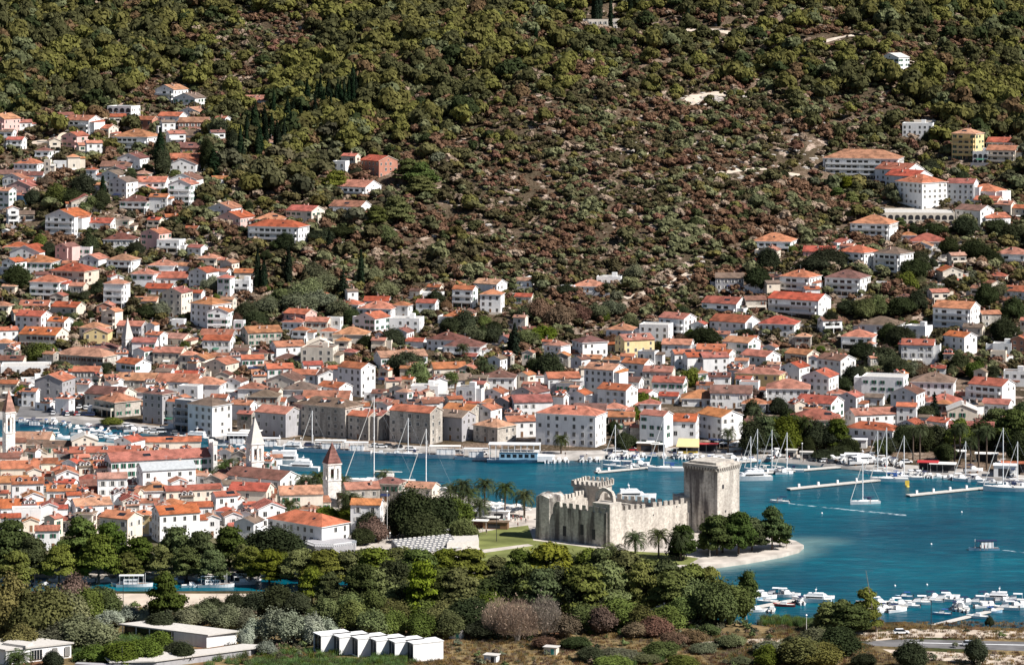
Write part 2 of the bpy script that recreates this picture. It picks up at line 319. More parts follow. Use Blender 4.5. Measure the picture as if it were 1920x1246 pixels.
ORD = ['nearest', 'second nearest', 'third nearest', 'fourth nearest', 'fifth nearest', 'sixth nearest', 'seventh nearest', 'eighth nearest', 'ninth nearest']+[q+' nearest' for q in _t]+[_a[i]+'-'+u+' nearest' for i in range(1, 9) for u in ['zeroth']+_u]
for i in range(1, 9): ORD[9+10*i+0] if 0 else None
ORD = [o_.replace('ty-zeroth', 'tieth') for o_ in ORD]
def flush_labels():
    g = {}
    for o, dsc, x, y in LAB:
        s, pl, dist = where(x, y); g.setdefault((dsc, s, pl), []).append((dist, o))
    for (dsc, s, pl), L in g.items():
        L.sort(key=lambda q: q[0])
        for i, (_, o) in enumerate(L):
            pre = '' if len(L) == 1 else ORD[i]+' ' if i < 90 else 'outermost '
            w_ = (dsc+', '+pre+s+' the '+pl).split()
            if len(w_) > 16: w_ = (dsc.replace(' and ', ' ')+', '+pre+s+' '+pl).split()[:16]
            o['label'] = ' '.join(w_)
# ---------------- houses ----------------
# x0 x1 eave_y roof_type roof_colour wall_colour storeys yaw [flags: B balcony, D dormers, A arches, n no windows]
HOUSES = '''
-25 37 223 v p p 4 -30 B|120 192 226 g r w 3 -30 B|118 166 255 v r p 3 -30 B|170 222 241 g r c 2 -30|202 262 201 f w w 3 -20 A|212 302 257 h o w 3 -20 B|292 352 168 v p w 3 -30 B|326 386 184 v k w 2 -20
296 350 218 g r w 2 -20|336 392 210 v p w 1 -20|336 394 229 g p b 2 -4|248 298 225 g r b 2 -20|318 383 254 g k w 1 -3|317 378 277 g b b 2 -3|318 377 297 g r b 2 -3|318 375 308 v b w 2 -5|222 278 297 v b w 2 -15
190 252 312 g b w 1 -5|188 238 328 v k w 2 -20|162 184 318 h r w 3 -10|205 258 341 v k w 3 -25|254 316 341 g o w 2 -4 B|252 305 357 v o w 1 -10|318 382 337 v b w 2 -10|317 371 346 v o w 4 -12 B|226 290 378 h b w 2 -15 B
126 194 379 v r c 2 12|88 168 406 v r w 4 -20 B|160 220 418 g r w 2 -15|215 250 412 h k c 2 -15|5 17 432 v w w 1 -10|196 258 449 h b w 2 -5|265 320 438 v r p 3 -25|295 347 452 f w w 2 -15 B|391 455 391 v o w 2 -20|408 477 408 v r p 2 -25
7 55 334 v r w 2 -15|28 84 307 h r w 2 -15|0 44 326 g b w 1 0|45 82 328 g b w 1 0|15 75 349 v r p 2 -15|-12 30 358 g o w 4 -25|31 56 366 g r u 2 -20|83 97 301 f w c 3 -10|100 130 304 f w w 1 -5|447 507 188 g p w 2 -2
490 528 267 h p w 1 -5|640 676 293 g r c 3 -25|624 655 304 f w w 3 -20|675 746 302 g r b 3 -52|621 715 351 g r w 2 -30 B|617 697 388 g r w 2 -25 B|536 609 396 g r c 2 -32|465 580 426 h r w 3 -20 B|480 537 411 h o w 1 -5
12 60 463 h r w 1 -10|22 97 473 v r w 2 -15|37 110 492 h o w 2 -10|104 148 463 v b p 3 -35|144 175 465 f w w 2 -10|150 202 486 v o w 2 -18|118 146 494 g o c 1 0|97 184 509 h r c 3 -20|201 264 488 h o w 2 -20 B|58 128 529 h r w 3 -15 B
125 165 536 g o c 2 -15|196 243 532 h o w 4 -15 B|279 336 498 h o w 1 -10|335 368 498 g o w 1 -10|373 415 484 h o c 2 -15 B|413 448 493 v o c 2 -25|247 300 514 h o w 2 -15|287 357 521 g r w 1 -4|355 410 511 v r w 3 -28|440 482 511 g o c 1 -3
272 330 541 g r w 1 -12|305 360 549 v r c 4 -22|252 298 564 g o c 1 -5|352 384 549 g r w 2 -15|408 440 521 h r w 3 -20|436 475 528 f w w 2 -15 B|183 215 573 v o b 2 -6|357 433 571 h o w 4 -40|390 436 585 v o w 3 -8 B
38 96 573 g r w 1 -4 D|97 160 576 g r c 2 -20|30 96 593 g r w 3 -22|83 137 603 g r w 2 -25|38 127 628 g r c 2 -18 D|-10 28 643 h o w 2 -15|0 48 675 g b c 1 -4|150 207 615 h o c 2 -20|160 208 624 v o y 2 -3|220 277 611 g o g 2 -15 B
274 298 609 v o w 2 -20|322 349 601 f w w 1 -10|100 226 669 h p s 2 -28|172 224 653 h b c 1 -8|249 296 641 g r w 3 -4|250 287 658 v r w 2 -30|300 362 635 g p c 1 -25|375 445 629 g r g 1 -10|381 440 638 g r w 2 -10|288 350 661 g o c 2 -12
338 376 666 h o c 2 -15|217 284 683 g r w 2 -42|352 402 673 v o c 2 -20|385 447 683 v r c 2 -25|420 450 665 v k c 1 -15|328 373 703 g r w 1 -4|220 300 713 g o s 2 -8|293 382 716 g o w 2 -10|353 424 721 h o w 2 -10|335 380 726 f w w 3 -15
418 463 716 v b w 2 -15|405 436 703 v b c 1 -10|68 138 714 v o g 3 -15|138 190 696 g r g 2 -3|0 98 689 f w w 1 6|0 38 719 g r c 2 -10|37 85 713 f w w 1 12|160 255 741 g b c 2 -25|176 266 754 h o s 2 -50 B|268 330 739 h b g 4 -34 D
305 350 753 h o w 3 -30|328 376 753 f w g 4 -31 B|352 435 761 h k w 4 -38|432 482 759 g o w 2 -22|445 480 776 g r s 2 -20|532 594 589 g r p 2 -32|530 576 604 h r w 2 -15|572 622 603 g r c 2 -12|610 643 598 f w w 2 -12|450 530 624 g o s 2 22
438 460 603 f w w 2 -10|505 573 650 g o w 2 22|573 627 646 v y c 1 5|565 634 654 f k c 3 -10|635 684 571 h o w 2 -20|683 732 564 g r w 1 -4|672 748 579 h o w 2 -15|665 731 597 v r w 3 -32|733 775 573 h o w 2 -20|730 795 599 f w w 2 -10
780 823 568 g r w 2 -15|792 833 551 f w w 1 -8|848 896 543 g r w 3 -18 B|830 890 594 h o w 2 -15|625 694 627 h o c 2 -8|600 634 621 h r w 2 -15|703 738 628 v r w 2 -40|732 776 623 v b w 2 -20|800 880 638 h b w 2 -22|832 912 650 h b w 2 -12 B
700 802 670 g p w 2 20|633 704 691 g r w 4 -38|805 876 691 g o c 1 12|860 896 691 v o c 1 -15|815 886 713 g k w 1 10|450 496 673 g r w 2 10|463 510 685 h o c 1 -10|495 552 691 g o w 2 14|565 606 684 g r w 2 14|602 635 691 g r s 2 10
515 564 673 h b w 1 -10|585 642 704 v b w 2 15|545 602 702 g r w 2 -15|500 571 714 v b c 3 -15|530 602 731 h k w 2 -10|595 661 727 g r w 2 -38|447 504 729 h r w 2 -10|470 526 743 h k s 2 -5|438 466 713 v k w 2 -25|697 737 737 g b w 1 -10
730 771 729 v k c 2 -20|770 826 726 f w w 2 -6|855 899 728 f k w 3 -16|872 906 713 v o y 1 -15|478 566 776 g o g 3 -32|550 682 764 h k s 4 -32 D|568 660 749 g o w 1 -4|652 710 781 g r s 3 -32|676 737 779 g r s 3 -32|704 732 786 f w w 2 -30
730 830 774 g o s 4 -30|808 892 783 g k g 3 -31|830 906 770 g o s 2 -32|887 968 801 h p s 2 -42|888 951 533 g p w 2 -32|967 1001 526 g p w 1 -10|988 1016 521 f w w 1 -15|900 946 552 h o w 3 -12|965 1001 556 g r c 1 -12|1073 1138 537 h o w 1 -10
1118 1168 521 f w w 1 -8|1050 1079 538 f w w 1 -8|1340 1396 521 g k g 2 -5|1315 1402 570 g r w 2 -28 B|1235 1306 598 g r w 3 -38 B|1295 1327 608 v r w 2 -18|1198 1263 611 f w w 3 -15|1136 1199 619 h o w 2 -20|1153 1227 638 g o y 3 22 D|1073 1139 642 h b w 3 25
1020 1070 648 h p w 3 -35|1067 1106 663 g o w 1 -5|1070 1107 674 v b w 2 -38|1130 1166 674 h o c 1 -10|1165 1226 682 g r w 2 -32|1240 1302 646 g o w 2 -12|1258 1304 663 g o w 3 12|1280 1332 669 g r w 3 14|1305 1362 655 g r c 2 -5|1310 1366 670 g r w 3 12
1195 1236 661 f k w 2 -22|1095 1173 694 g o w 4 -32|1205 1267 697 g o c 3 -12|968 1004 703 v o c 2 -32|915 951 673 v k w 2 -28|875 913 656 h b w 1 -10|905 969 708 h b w 2 -5|905 951 718 g r w 1 -12|905 954 737 v r w 2 -22|880 905 742 v o w 1 -10
1020 1088 709 g r w 2 10|1042 1096 721 f k g 2 -15|958 1031 737 v b g 2 -32|1065 1111 740 v r w 2 -25|1120 1196 732 g r w 3 -32|1193 1233 737 g r w 2 -48|1150 1208 716 g b w 2 -18|1222 1289 717 g r w 2 -12|1277 1351 747 h o w 1 -4|1335 1366 731 f b c 1 -10
1328 1371 706 g b w 2 -5 D|955 1036 754 g r w 2 10|925 969 752 v r g 2 -28|885 941 768 v o w 2 -28|943 1005 790 g r w 2 14|1004 1137 779 h o w 4 -21|1075 1139 768 g b w 2 -5|1128 1176 766 h o w 2 -8|1140 1191 781 g o c 2 -4|1200 1262 780 g r w 4 -32
1198 1312 790 g r w 3 -10 D|1308 1392 782 g o w 3 -54|1541 1697 298 h o w 4 -16 B|1641 1732 319 g r w 4 -42|1660 1748 331 g r w 4 -42|1680 1775 343 h o w 5 -55|1632 1792 401 f w c 2 -5 A|1774 1836 344 g r w 4 -22|1806 1889 359 h o w 3 -32|1825 1882 376 g o c 2 -28
1855 1906 384 g o c 2 -28|1888 1936 391 g o c 2 -28|1791 1863 395 g b w 3 -45|1828 1894 409 g o w 2 25|1784 1846 251 h o y 5 -32 B|1823 1857 286 f w w 2 -18 A|1848 1914 267 g r w 2 -22|1848 1914 282 g o c 3 -22 B|1712 1755 228 f w c 1 -5|1690 1754 233 f w w 3 -12
1900 1932 189 h p w 1 -5|1592 1686 420 h o w 3 -22 B|1687 1719 441 h o w 1 -8|1700 1776 453 h r w 1 -6|1408 1496 453 h o w 2 -16 B|1504 1571 472 g r p 2 -12 B|1570 1651 474 h o w 3 -42 B|1638 1713 476 h k w 4 -38 B|1461 1541 520 h r w 3 -32 B|1545 1634 522 h b w 3 -26 B
1642 1672 531 f k w 1 -10|1440 1558 564 g r w 3 -32 B|1862 1937 477 h o w 2 -22 B|1873 1945 547 g o w 2 -28|1748 1839 579 g o w 4 -28 B|1330 1423 605 g r w 2 -32|1420 1502 608 h r w 2 -16|1610 1698 610 h k w 2 -22|1575 1646 632 h o w 2 -16 B|1695 1749 614 f w w 2 -32
1688 1756 647 g r w 3 -12 D|1770 1831 632 g r w 3 -48|1856 1909 614 h b c 2 -15|1895 1935 636 v o b 3 -32|1912 1945 601 g o c 2 -20|1860 1900 646 f w w 2 -15|1856 1889 661 f k c 2 -15|1340 1370 626 g r w 1 -8|1355 1426 643 g o w 3 -38|1335 1379 662 g r w 3 -30
1388 1463 669 g r w 2 -42|1430 1461 651 v r w 1 -20|1472 1535 665 g o c 2 -42|1463 1519 689 v r w 2 -32|1533 1604 676 g b w 3 -48|1377 1473 702 h o y 2 -20|1385 1426 718 f r w 2 -12|1435 1521 729 h o w 2 -6|1502 1574 707 v r w 3 -24|1330 1413 737 g b w 2 -6
1613 1706 710 f w w 3 -16|1668 1736 738 v b w 3 -24|1705 1796 717 h k w 3 -12|1816 1904 724 g r w 3 -38 B|1880 1928 698 f k w 2 -12|1490 1583 757 g r w 2 -32|1570 1621 744 v r w 2 -28|1483 1577 787 h r c 2 -3|1585 1686 778 g o w 2 18|1583 1691 807 h r w 2 -28
1680 1721 762 g o w 3 -12|1680 1736 797 v r w 2 -28|1738 1791 792 g r w 2 -42|1742 1779 810 g r w 2 -48|1735 1806 754 h r w 1 -6|1773 1834 770 v w c 2 -6|1775 1869 807 g r g 2 -12 D|1840 1901 758 g r w 2 -22|1905 1937 772 g r w 2 -20|1865 1942 794 h o c 2 -5
1650 1706 108 v w w 3 -35|1092 1180 38 f w c 2 -3
28 100 823 g p c 1 -4|130 186 826 v w c 2 10|8 50 829 g b c 2 15|40 80 833 h k s 1 5|82 135 836 g k c 1 3|130 265 848 g r s 2 8 D|115 170 860 h k s 1 4|215 271 828 v r w 2 -30|268 378 828 g o c 1 6|195 405 865 g r w 3 20
255 368 882 g m w 3 20|180 240 897 g p w 3 10|140 196 902 h r c 1 8|145 208 910 g b g 1 15|305 416 920 g r c 2 18|262 324 920 h o w 2 10|238 287 907 g r w 1 10 D|395 446 930 g r w 3 24|-8 56 904 g o c 2 10|18 84 907 g r w 3 12 D
86 145 920 g o w 2 8 D|0 76 878 g o c 1 6|-5 40 857 g b c 2 8|17 46 927 v r w 1 10|38 84 932 v o w 2 16|-10 16 924 g r c 1 8|120 206 929 g r w 1 10|130 211 948 g o w 2 20|-5 86 952 g r w 1 12|74 110 950 v r w 2 10
20 80 958 f w w 2 10|187 267 973 g o c 3 -30|250 286 964 h o y 2 -10|283 376 964 g r w 3 22|376 413 972 v o w 2 18|335 403 987 g r w 1 10|400 424 982 f w c 1 5|65 113 994 g o w 2 6|422 564 900 g b w 2 -32|430 513 920 g r c 2 -12
480 521 924 g r c 1 8|518 607 927 g o c 2 10|450 483 927 h r c 1 5|522 571 940 h r c 1 8|484 516 932 g b s 1 5|640 713 917 g p s 2 14|700 761 907 h b s 2 -18|760 824 915 g p c 2 -20|658 718 946 g o w 3 -6|470 536 954 v r w 2 18
440 493 980 v k w 2 -20|428 471 987 g r c 1 -5|500 657 987 h o w 2 -42
60 110 868 g r c 1 10|96 140 882 h o c 2 5|50 98 893 g r w 1 12|100 150 890 v r w 2 12|196 240 918 h r w 1 8|226 262 932 v r w 2 14|260 300 942 g r w 1 8|300 345 945 h o c 2 -10|348 400 950 g r w 2 12|150 190 935 v o w 2 10
405 440 958 h r w 2 -12|415 455 968 v r w 2 14|300 340 960 g k c 1 5|0 40 970 g r w 2 10|40 75 978 v o c 1 12|110 150 975 h r c 1 5|455 480 945 g r w 2 10|375 400 945 h k c 1 5|560 600 955 h o w 1 -10|50 90 850 v k c 1 10
470 512 700 g o w 1 8|620 655 712 g r w 1 -8|745 790 742 g r w 1 -10|830 868 745 v r w 1 -15|790 832 752 g o w 1 8|700 735 752 h r c 1 -5|610 650 742 g o w 1 -8|980 1015 722 g r w 1 -10|1035 1070 748 g b w 1 10|1235 1275 742 g r w 1 -10
1390 1440 757 h o w 1 -10|1200 1240 757 h r w 1 -8|1475 1510 735 v r w 1 -20|1620 1660 745 g k w 1 -15|1700 1740 745 h o w 1 -8|1790 1830 742 g r w 1 -15|1850 1890 745 h b w 1 -10|1440 1475 690 g r c 1 -20|1265 1300 688 v b w 1 -15|1090 1130 672 g o c 1 -8
395 432 668 g r w 1 -10|440 470 652 g k w 1 -10|640 672 660 h r c 1 -15|760 800 640 g r w 1 -15|470 505 662 h b c 1 -5|300 335 690 g r c 1 -8|245 285 735 h r w 1 -5|395 430 745 g r w 1 -10|500 540 752 g r w 1 -10|430 455 738 v r w 1 -18
585 620 655 h b w 1 -5|865 900 668 g r w 1 -20|940 975 738 g k c 1 -8|1000 1040 690 h b w 1 -10|860 900 755 g r w 1 8|900 935 755 h o w 1 -10|1745 1775 690 g r w 1 -10|1550 1590 738 h r w 1 -10|1305 1340 722 g r w 1 -12|1170 1205 648 g r w 1 -5
'''
CN = dict(w='white', c='cream', p='pink', y='yellow', b='brick', u='blue', g='grey', s='stone')
RN = dict(o='orange', r='red', b='brown', k='grey', p='pale', w='white', y='cream', m='metal', g='dark')
TN = dict(g='ridged', v='gable-fronted', h='hipped', f='flat')
SN = {1: 'one-storey', 2: 'two-storey', 3: 'three-storey', 4: 'four-storey', 5: 'five-storey'}
def window_mesh(kind):
    m = MB(); w_, h_ = .5, .68
    m.box(-w_-.12, w_+.12, -.05, .03, -h_-.12, h_+.12, 0); m.box(-w_, w_, -.07, .0, -h_, h_, 1)
    m.box(-.04, .04, -.085, -.0, -h_, h_, 0)
    if kind: 
        m.box(-w_*2-.1, -w_-.02, -.12, -.04, -h_, h_, 2); m.box(w_+.02, w_*2+.1, -.12, -.04, -h_, h_, 2)
    return m.mesh('window', [M['frame'], M['glass'], M[kind or 'dark']])
WIN = {k: window_mesh(k) for k in (None, 'green', 'brownsh', 'frame')}
dm = MB(); dm.box(-.55, .55, -.06, .03, 0, 2.15, 0); dm.box(-.45, .45, -.09, 0, .02, 2.05, 1); DOOR = dm.mesh('door', [M['frame'], M['wood']])
gd = MB(); gd.box(-1.2, 1.2, -.05, .03, 0, 2.1, 0); gd.box(-1.1, 1.1, -.07, 0, .02, 2.0, 1); BDOOR = gd.mesh('balcony_door', [M['frame'], M['glass']])
ch = MB(); ch.box(-.35, .35, -.35, .35, -1.2, 1.2, 0); ch.box(-.45, .45, -.45, .45, 1.2, 1.35, 0); ch.box(-.25, .25, -.25, .25, 1.35, 1.6, 1); CHIM = ch.mesh('chimney', [M['chimney'], ROOF['r']])
FOOT = []       # footprints (x, y, radius)
def gable_roof(m, L, d, h, rh, o=.4, e=.3, th=.18):
    s = rh/(d/2); y0, z0 = d/2+o, h-o*s
    pr = [(-y0, z0), (0, h+rh), (y0, z0), (y0, z0+th), (0, h+rh+th*1.15), (-y0, z0+th)]
    a, b = -L/2-e, L/2+e
    v = [(a, y, z) for y, z in pr]+[(b, y, z) for y, z in pr]
    m.add(v, [(0, 1, 7, 6), (1, 2, 8, 7), (2, 3, 9, 8), (5, 0, 6, 11)], 0)
    m.add(v, [(4, 5, 11, 10), (3, 4, 10, 9)], 0); m.add(v, [(0, 5, 4, 1), (1, 4, 3, 2), (6, 7, 10, 11), (7, 8, 9, 10)], 1)
def rot90(m, i0):
    for i in range(i0, len(m.v)): x, y, z = m.v[i]; m.v[i] = (-y, x, z)
def hip_roof(m, L, d, h, rh, o=.5, th=.18):
    if L < d: 
        i0 = len(m.v); hip_roof(m, d, L, h, rh, o, th); rot90(m, i0); return
    s = rh/(d/2); a, b = L/2+o, d/2+o; z = h-o*s; r = max(L/2-d/2, .05)
    v = [(-a,-b,z),(a,-b,z),(a,b,z),(-a,b,z),(-a,-b,z+th),(a,-b,z+th),(a,b,z+th),(-a,b,z+th),(-r,0,h+rh+th),(r,0,h+rh+th)]
    m.add(v, [(4,5,9,8),(5,6,9),(6,7,8,9),(7,4,8)], 0); m.add(v, [(3,2,1,0),(0,1,5,4),(1,2,6,5),(2,3,7,6),(3,0,4,7)], 1)
HN = 0
def house(x0, x1, ye, ty, rc, wc, st, yaw, flags=''):
    global HN; HN += 1
    rnd = random.Random(HN*77+5)
    th = R(yaw); c, s = math.cos(th), math.sin(th); h = 2.85*st+.5
    r = {'g': .72, 'v': 1.1, 'h': .85, 'f': .75}[ty]
    if x1-x0 > 95 and ty in 'gh': r = .5 if abs(yaw) < 50 else .7
    if (x0, x1) in ((195, 405), (305, 416), (130, 265), (268, 378)): r = .3
    X, D, z = hit((x0+x1)/2, ye, h); scale = F/D
    W = (x1-x0)/scale; L = W/(c+r*abs(s)); d = r*L
    ym = min(-d/2*c+L/2*s, -d/2*c-L/2*s); Dc = D-ym; Xc = ((x0+x1)/2-960)/F*Dc
    FOOT.append((Xc, Dc, max(L, d)/2))
    kn = 'apartment building' if st >= 4 else 'cottage' if st == 1 else 'townhouse' if ye > 700 else 'house'
    root = empty(kn.replace(' ', '_'), (Xc, Dc, z), th); tag(root, None, kn)
    desc = f"{CN[wc]} {SN[st]} {kn.split()[-1]} with {RN[rc]} {TN[ty]} roof"
    later(root, desc, (x0+x1)/2, ye)
    pit = .40 if ty != 'h' else .42
    rh = pit*(d/2 if ty != 'v' else L/2); 
    if ty == 'h': rh = pit*min(L, d)/2
    wm_ = MB(); base = -4.5 if D > 1390 else -1
    a, b = L/2, d/2
    if ty == 'f':
        wm_.box(-a, a, -b, b, base, h, 0)
        for q in ((-a, a, -b, -b+.22), (-a, a, b-.22, b), (-a, -a+.22, -b+.22, b-.22), (a-.22, a, -b+.22, b-.22)): wm_.box(*q, h, h+.55, 0)
    else:
        wm_.box(-a, a, -b, b, base, h, 0)
        if ty == 'g':
            for sx in (-1, 1): wm_.add([(sx*a, -b, h), (sx*a, b, h), (sx*a, 0, h+rh), (sx*(a-.2), -b, h), (sx*(a-.2), b, h), (sx*(a-.2), 0, h+rh)], [(0, 1, 2) if sx > 0 else (1, 0, 2), (3, 5, 4)], 0)
        if ty == 'v':
            for sy in (-1, 1): wm_.add([(-a, sy*b, h), (a, sy*b, h), (0, sy*b, h+rh)], [(0, 1, 2) if sy < 0 else (1, 0, 2)], 0)
    wall = wm_.obj('wall', WALL[wc], root)
    rm = MB()
    if ty == 'f':
        rm.box(-a+.23, a-.23, -b+.23, b-.23, h+.02, h+.12, 0)
        if rnd.random() < .5 and L > 8: rm.box(a*.2, a*.2+2.4, -.5, 2, h+.12, h+2.2, 1)
    elif ty == 'g': gable_roof(rm, L, d, h, rh)
    elif ty == 'v':
        gable_roof(rm, d, L, h, rh); rot90(rm, 0)
    else: hip_roof(rm, L, d, h, rh)
    rmat = WALL['c'] if rc == 'y' else ROOF[rc]
    roof = rm.obj('roof', [rmat, WALL['c'] if wc != 'w' else WALL['w']], root)
    if ty != 'f':
        n = 1 if L < 11 else 2
        for k in range(n):
            if rnd.random() < .8:
                u, v_ = rnd.uniform(-.3, .3), rnd.choice([-.22, .2, .1])
                if ty == 'v': zz = h+rh*(1-abs(v_)*2); p = (v_*L, u*d, zz)
                else: zz = h+rh*(1-abs(v_)*2); p = (u*L if ty == 'g' else u*(max(L-d, 1)), v_*d if ty == 'g' or L >= d else v_*L, zz)
                obj('chimney', CHIM, roof, p)
    # windows
    kind = rnd.choice([None, None, 'green', 'frame', 'brownsh']) if wc in 'csp' else rnd.choice([None, None, None, 'frame', 'green'])
    if 'n' not in flags:
        sides = [('f', L)]+([('r', d)] if yaw < -5 else [])+([('l', d)] if yaw > 5 else [])
        for sd_, ln in sides:
            sp = rnd.uniform(2.5, 3.3); n = max(1, int((ln-.8)/sp)); top = st
            for k in range(top):
                for i in range(n):
                    if rnd.random() < (.18 if sd_ == 'f' else .34): continue
                    u = (i+.5)/n*ln-ln/2; zz = 2.85*k+1.65
                    bal = 'B' in flags and sd_ == 'f' and k >= 1 and abs(u) < ln*.33
                    if 'A' in flags and sd_ == 'f': continue
                    isd = (k == 0 and i == n//2 and sd_ == 'f')
                    me_ = BDOOR if bal else DOOR if isd else WIN[kind]
                    z2 = 2.85*k+.15 if (bal or isd) else zz
                    if sd_ == 'f': loc, rz = (u, -b, z2), 0
                    elif sd_ == 'r': loc, rz = (a, u, z2), R(90)
                    else: loc, rz = (-a, u, z2), R(-90)
                    wo_ = obj('balcony_door' if bal else 'door' if isd else 'window', me_, root, loc, rz)
                    if not (bal or isd): q_ = rnd.uniform(.8, 1.15); wo_.scale = (q_, 1, rnd.uniform(.85, 1.2))
            if ty == 'v' and sd_ == 'f' and rh > 1.5 or (ty == 'g' and sd_ in 'rl' and rh > 1.6):
                loc = (0, -b, h+.35) if sd_ == 'f' else ((a, 0, h+.35) if sd_ == 'r' else (-a, 0, h+.35))
                o = obj('window', WIN[None], root, loc, 0 if sd_ == 'f' else R(90) if sd_ == 'r' else R(-90)); o.scale = (.7, 1, .6)
    if 'B' in flags:
        full = L*.46
        for k in range(1, st):
            z0 = 2.85*k
            bm_ = MB().box(-full, full, -b-1.5, -b+.0, z0-.05, z0+.12, 0).box(-full, full, -b-1.5, -b-1.38, z0+.12, z0+1.0, 0).box(-full, -full+.12, -b-1.38, -b, z0+.12, z0+1.0, 0).box(full-.12, full, -b-1.38, -b, z0+.12, z0+1.0, 0)
            if k == 1 or st > 3:
                for q in (-full+.15, 0, full-.15): bm_.box(q-.13, q+.13, -b-1.44, -b-1.18, z0-2.8 if k > 1 else base, z0-.05, 0)
            bm_.obj('balcony', WALL[wc] if wc != 's' else WALL['c'], root)
        MB().box(-full, full, -b-.06, -b, .1, 2.3, 0).obj('terrace_glazing', M['glass'], root)
    if ty != 'f' and rnd.random() < .3:
        sx = rnd.uniform(-.25, .25)*L if ty != 'v' else rnd.uniform(-.3, -.15)*L
        if ty == 'g' or (ty == 'h' and L >= d):
            sk_ = MB(); yy = -d*.25; zz = h+rh*.5+.24; s_ = rh/(d/2); ww = rnd.choice([.5, 1.4]); ln_ = .5 if ww < 1 else .8
            sk_.add([(sx-ww, yy-ln_, zz-ln_*s_), (sx+ww, yy-ln_, zz-ln_*s_), (sx+ww, yy+ln_, zz+ln_*s_), (sx-ww, yy+ln_, zz+ln_*s_), (sx-ww, yy-ln_, zz-ln_*s_-.15), (sx+ww, yy-ln_, zz-ln_*s_-.15), (sx+ww, yy+ln_, zz+ln_*s_-.15), (sx-ww, yy+ln_, zz+ln_*s_-.15)], [(0,1,2,3),(0,4,5,1),(1,5,6,2),(2,6,7,3),(3,7,4,0)])
            sk_.obj('skylight' if ww < 1 else 'solar_panel', M['glass'], roof)
    if x1-x0 < 95 and rnd.random() < .38:
        sx = rnd.choice([-1, 1]); aw = rnd.uniform(2, 3.6); ah = max(2.6, h-rnd.choice([2.85, 2.85, .9])) if st > 1 else 2.5; ad = b*rnd.uniform(.55, .9)
        xa_, xb_ = (a, a+aw) if sx > 0 else (-a-aw, -a)
        an_ = MB().box(xa_, xb_, -ad, ad*.8, base, ah, 0)
        if rnd.random() < .5:
            an_.add([(xa_-.2, -ad-.3, ah+.05), (xb_+.2, -ad-.3, ah+.05), (xb_+.2, ad*.8, ah+.9), (xa_-.2, ad*.8, ah+.9), (xa_-.2, -ad-.3, ah-.1), (xb_+.2, -ad-.3, ah-.1), (xb_+.2, ad*.8, ah-.01), (xa_-.2, ad*.8, ah-.01)], [(0,1,2,3),(4,5,1,0),(5,6,2,1),(6,7,3,2),(7,4,0,3)], 1)
        else: an_.box(xa_, xb_, -ad, -ad+.15, ah, ah+.9, 0).box(xa_ if sx < 0 else xb_-.15, xa_+.15 if sx < 0 else xb_, -ad+.15, ad*.8, ah, ah+.9, 0)
        ao_ = an_.obj('annex', [WALL[wc], rmat], root); obj('window', WIN[kind], ao_, ((xa_+xb_)/2, -ad, 1.6))
    if D > 1440 and rnd.random() < .4:
        tw_ = L*rnd.uniform(.5, .75); td = rnd.uniform(2.5, 5); ox = rnd.uniform(-.2, .3)*L
        MB().box(ox-tw_, ox+tw_, -b-td, -b-.01, base, .05, 0).box(ox-tw_, ox+tw_, -b-td, -b-td+.2, .05, .8, 0).obj('terrace', WALL[rnd.choice('wcg')], root)
    if ty != 'f' and rnd.random() < .25: MB().tube((0, 0, h+rh), (0, 0, h+rh+2.2), .04).tube((-.6, 0, h+rh+1.9), (.6, 0, h+rh+1.9), .03).obj('aerial', M['metal'], roof)
    if rnd.random() < .22 and st > 1: aw_ = rnd.uniform(1.2, 2.2); MB().add([(-aw_, -b-1.5, 2.2), (aw_, -b-1.5, 2.2), (aw_, -b, 2.8), (-aw_, -b, 2.8), (-aw_, -b-1.5, 2.1), (aw_, -b-1.5, 2.1), (aw_, -b, 2.7), (-aw_, -b, 2.7)], [(0,1,2,3),(7,6,5,4),(0,4,5,1),(1,5,6,2),(3,7,4,0)]).obj('awning', M[rnd.choice(['canvas', 'green', 'navy', 'frame', 'brownsh'])], root)
    if 'A' in flags:
        for k in range(st):
            n = max(3, int(L/3.4))
            for i in range(n):
                u = (i+.5)/n*L-L/2; w2 = L/n*.36; pts = [(-w2, 0), (w2, 0)]+[(w2*math.cos(t), 1.4+w2*math.sin(t)*.8) for t in [j*math.pi/6 for j in range(0, 7)]]
                v = [(u+p[0], -b-.05, 2.85*k+.3+p[1]) for p in pts]+[(u+p[0], -b+.02, 2.85*k+.3+p[1]) for p in pts]; nn = len(pts)
                MB().add(v, [tuple(range(nn))]+[((j+1)%nn, j, j+nn, (j+1)%nn+nn) for j in range(nn)], 0).obj('arch_opening', M['dark'], root)
    if 'D' in flags:
        n = max(2, int(L/7))
        for i in range(n):
            u = (i+.5)/n*L-L/2; yb = -b*.62; zb = h+rh*(1-.62)-.3
            dmr = MB().box(u-.8, u+.8, yb-.2, yb+1.6, zb-.2, zb+1.35, 0); dmr.obj('dormer', WALL['w'], roof)
            i0 = MB(); gable_roof(i0, 2.3, 1.6, 0, .45, .12, .1, .1); rot90(i0, 0); i0.obj('dormer_roof', [ROOF['r'], WALL['w']], roof, (u, yb+.7, zb+1.35))
            o = obj('dormer_window', WIN[None], roof, (u, yb-.2, zb+.6)); o.scale = (.8, 1, .7)
    return root
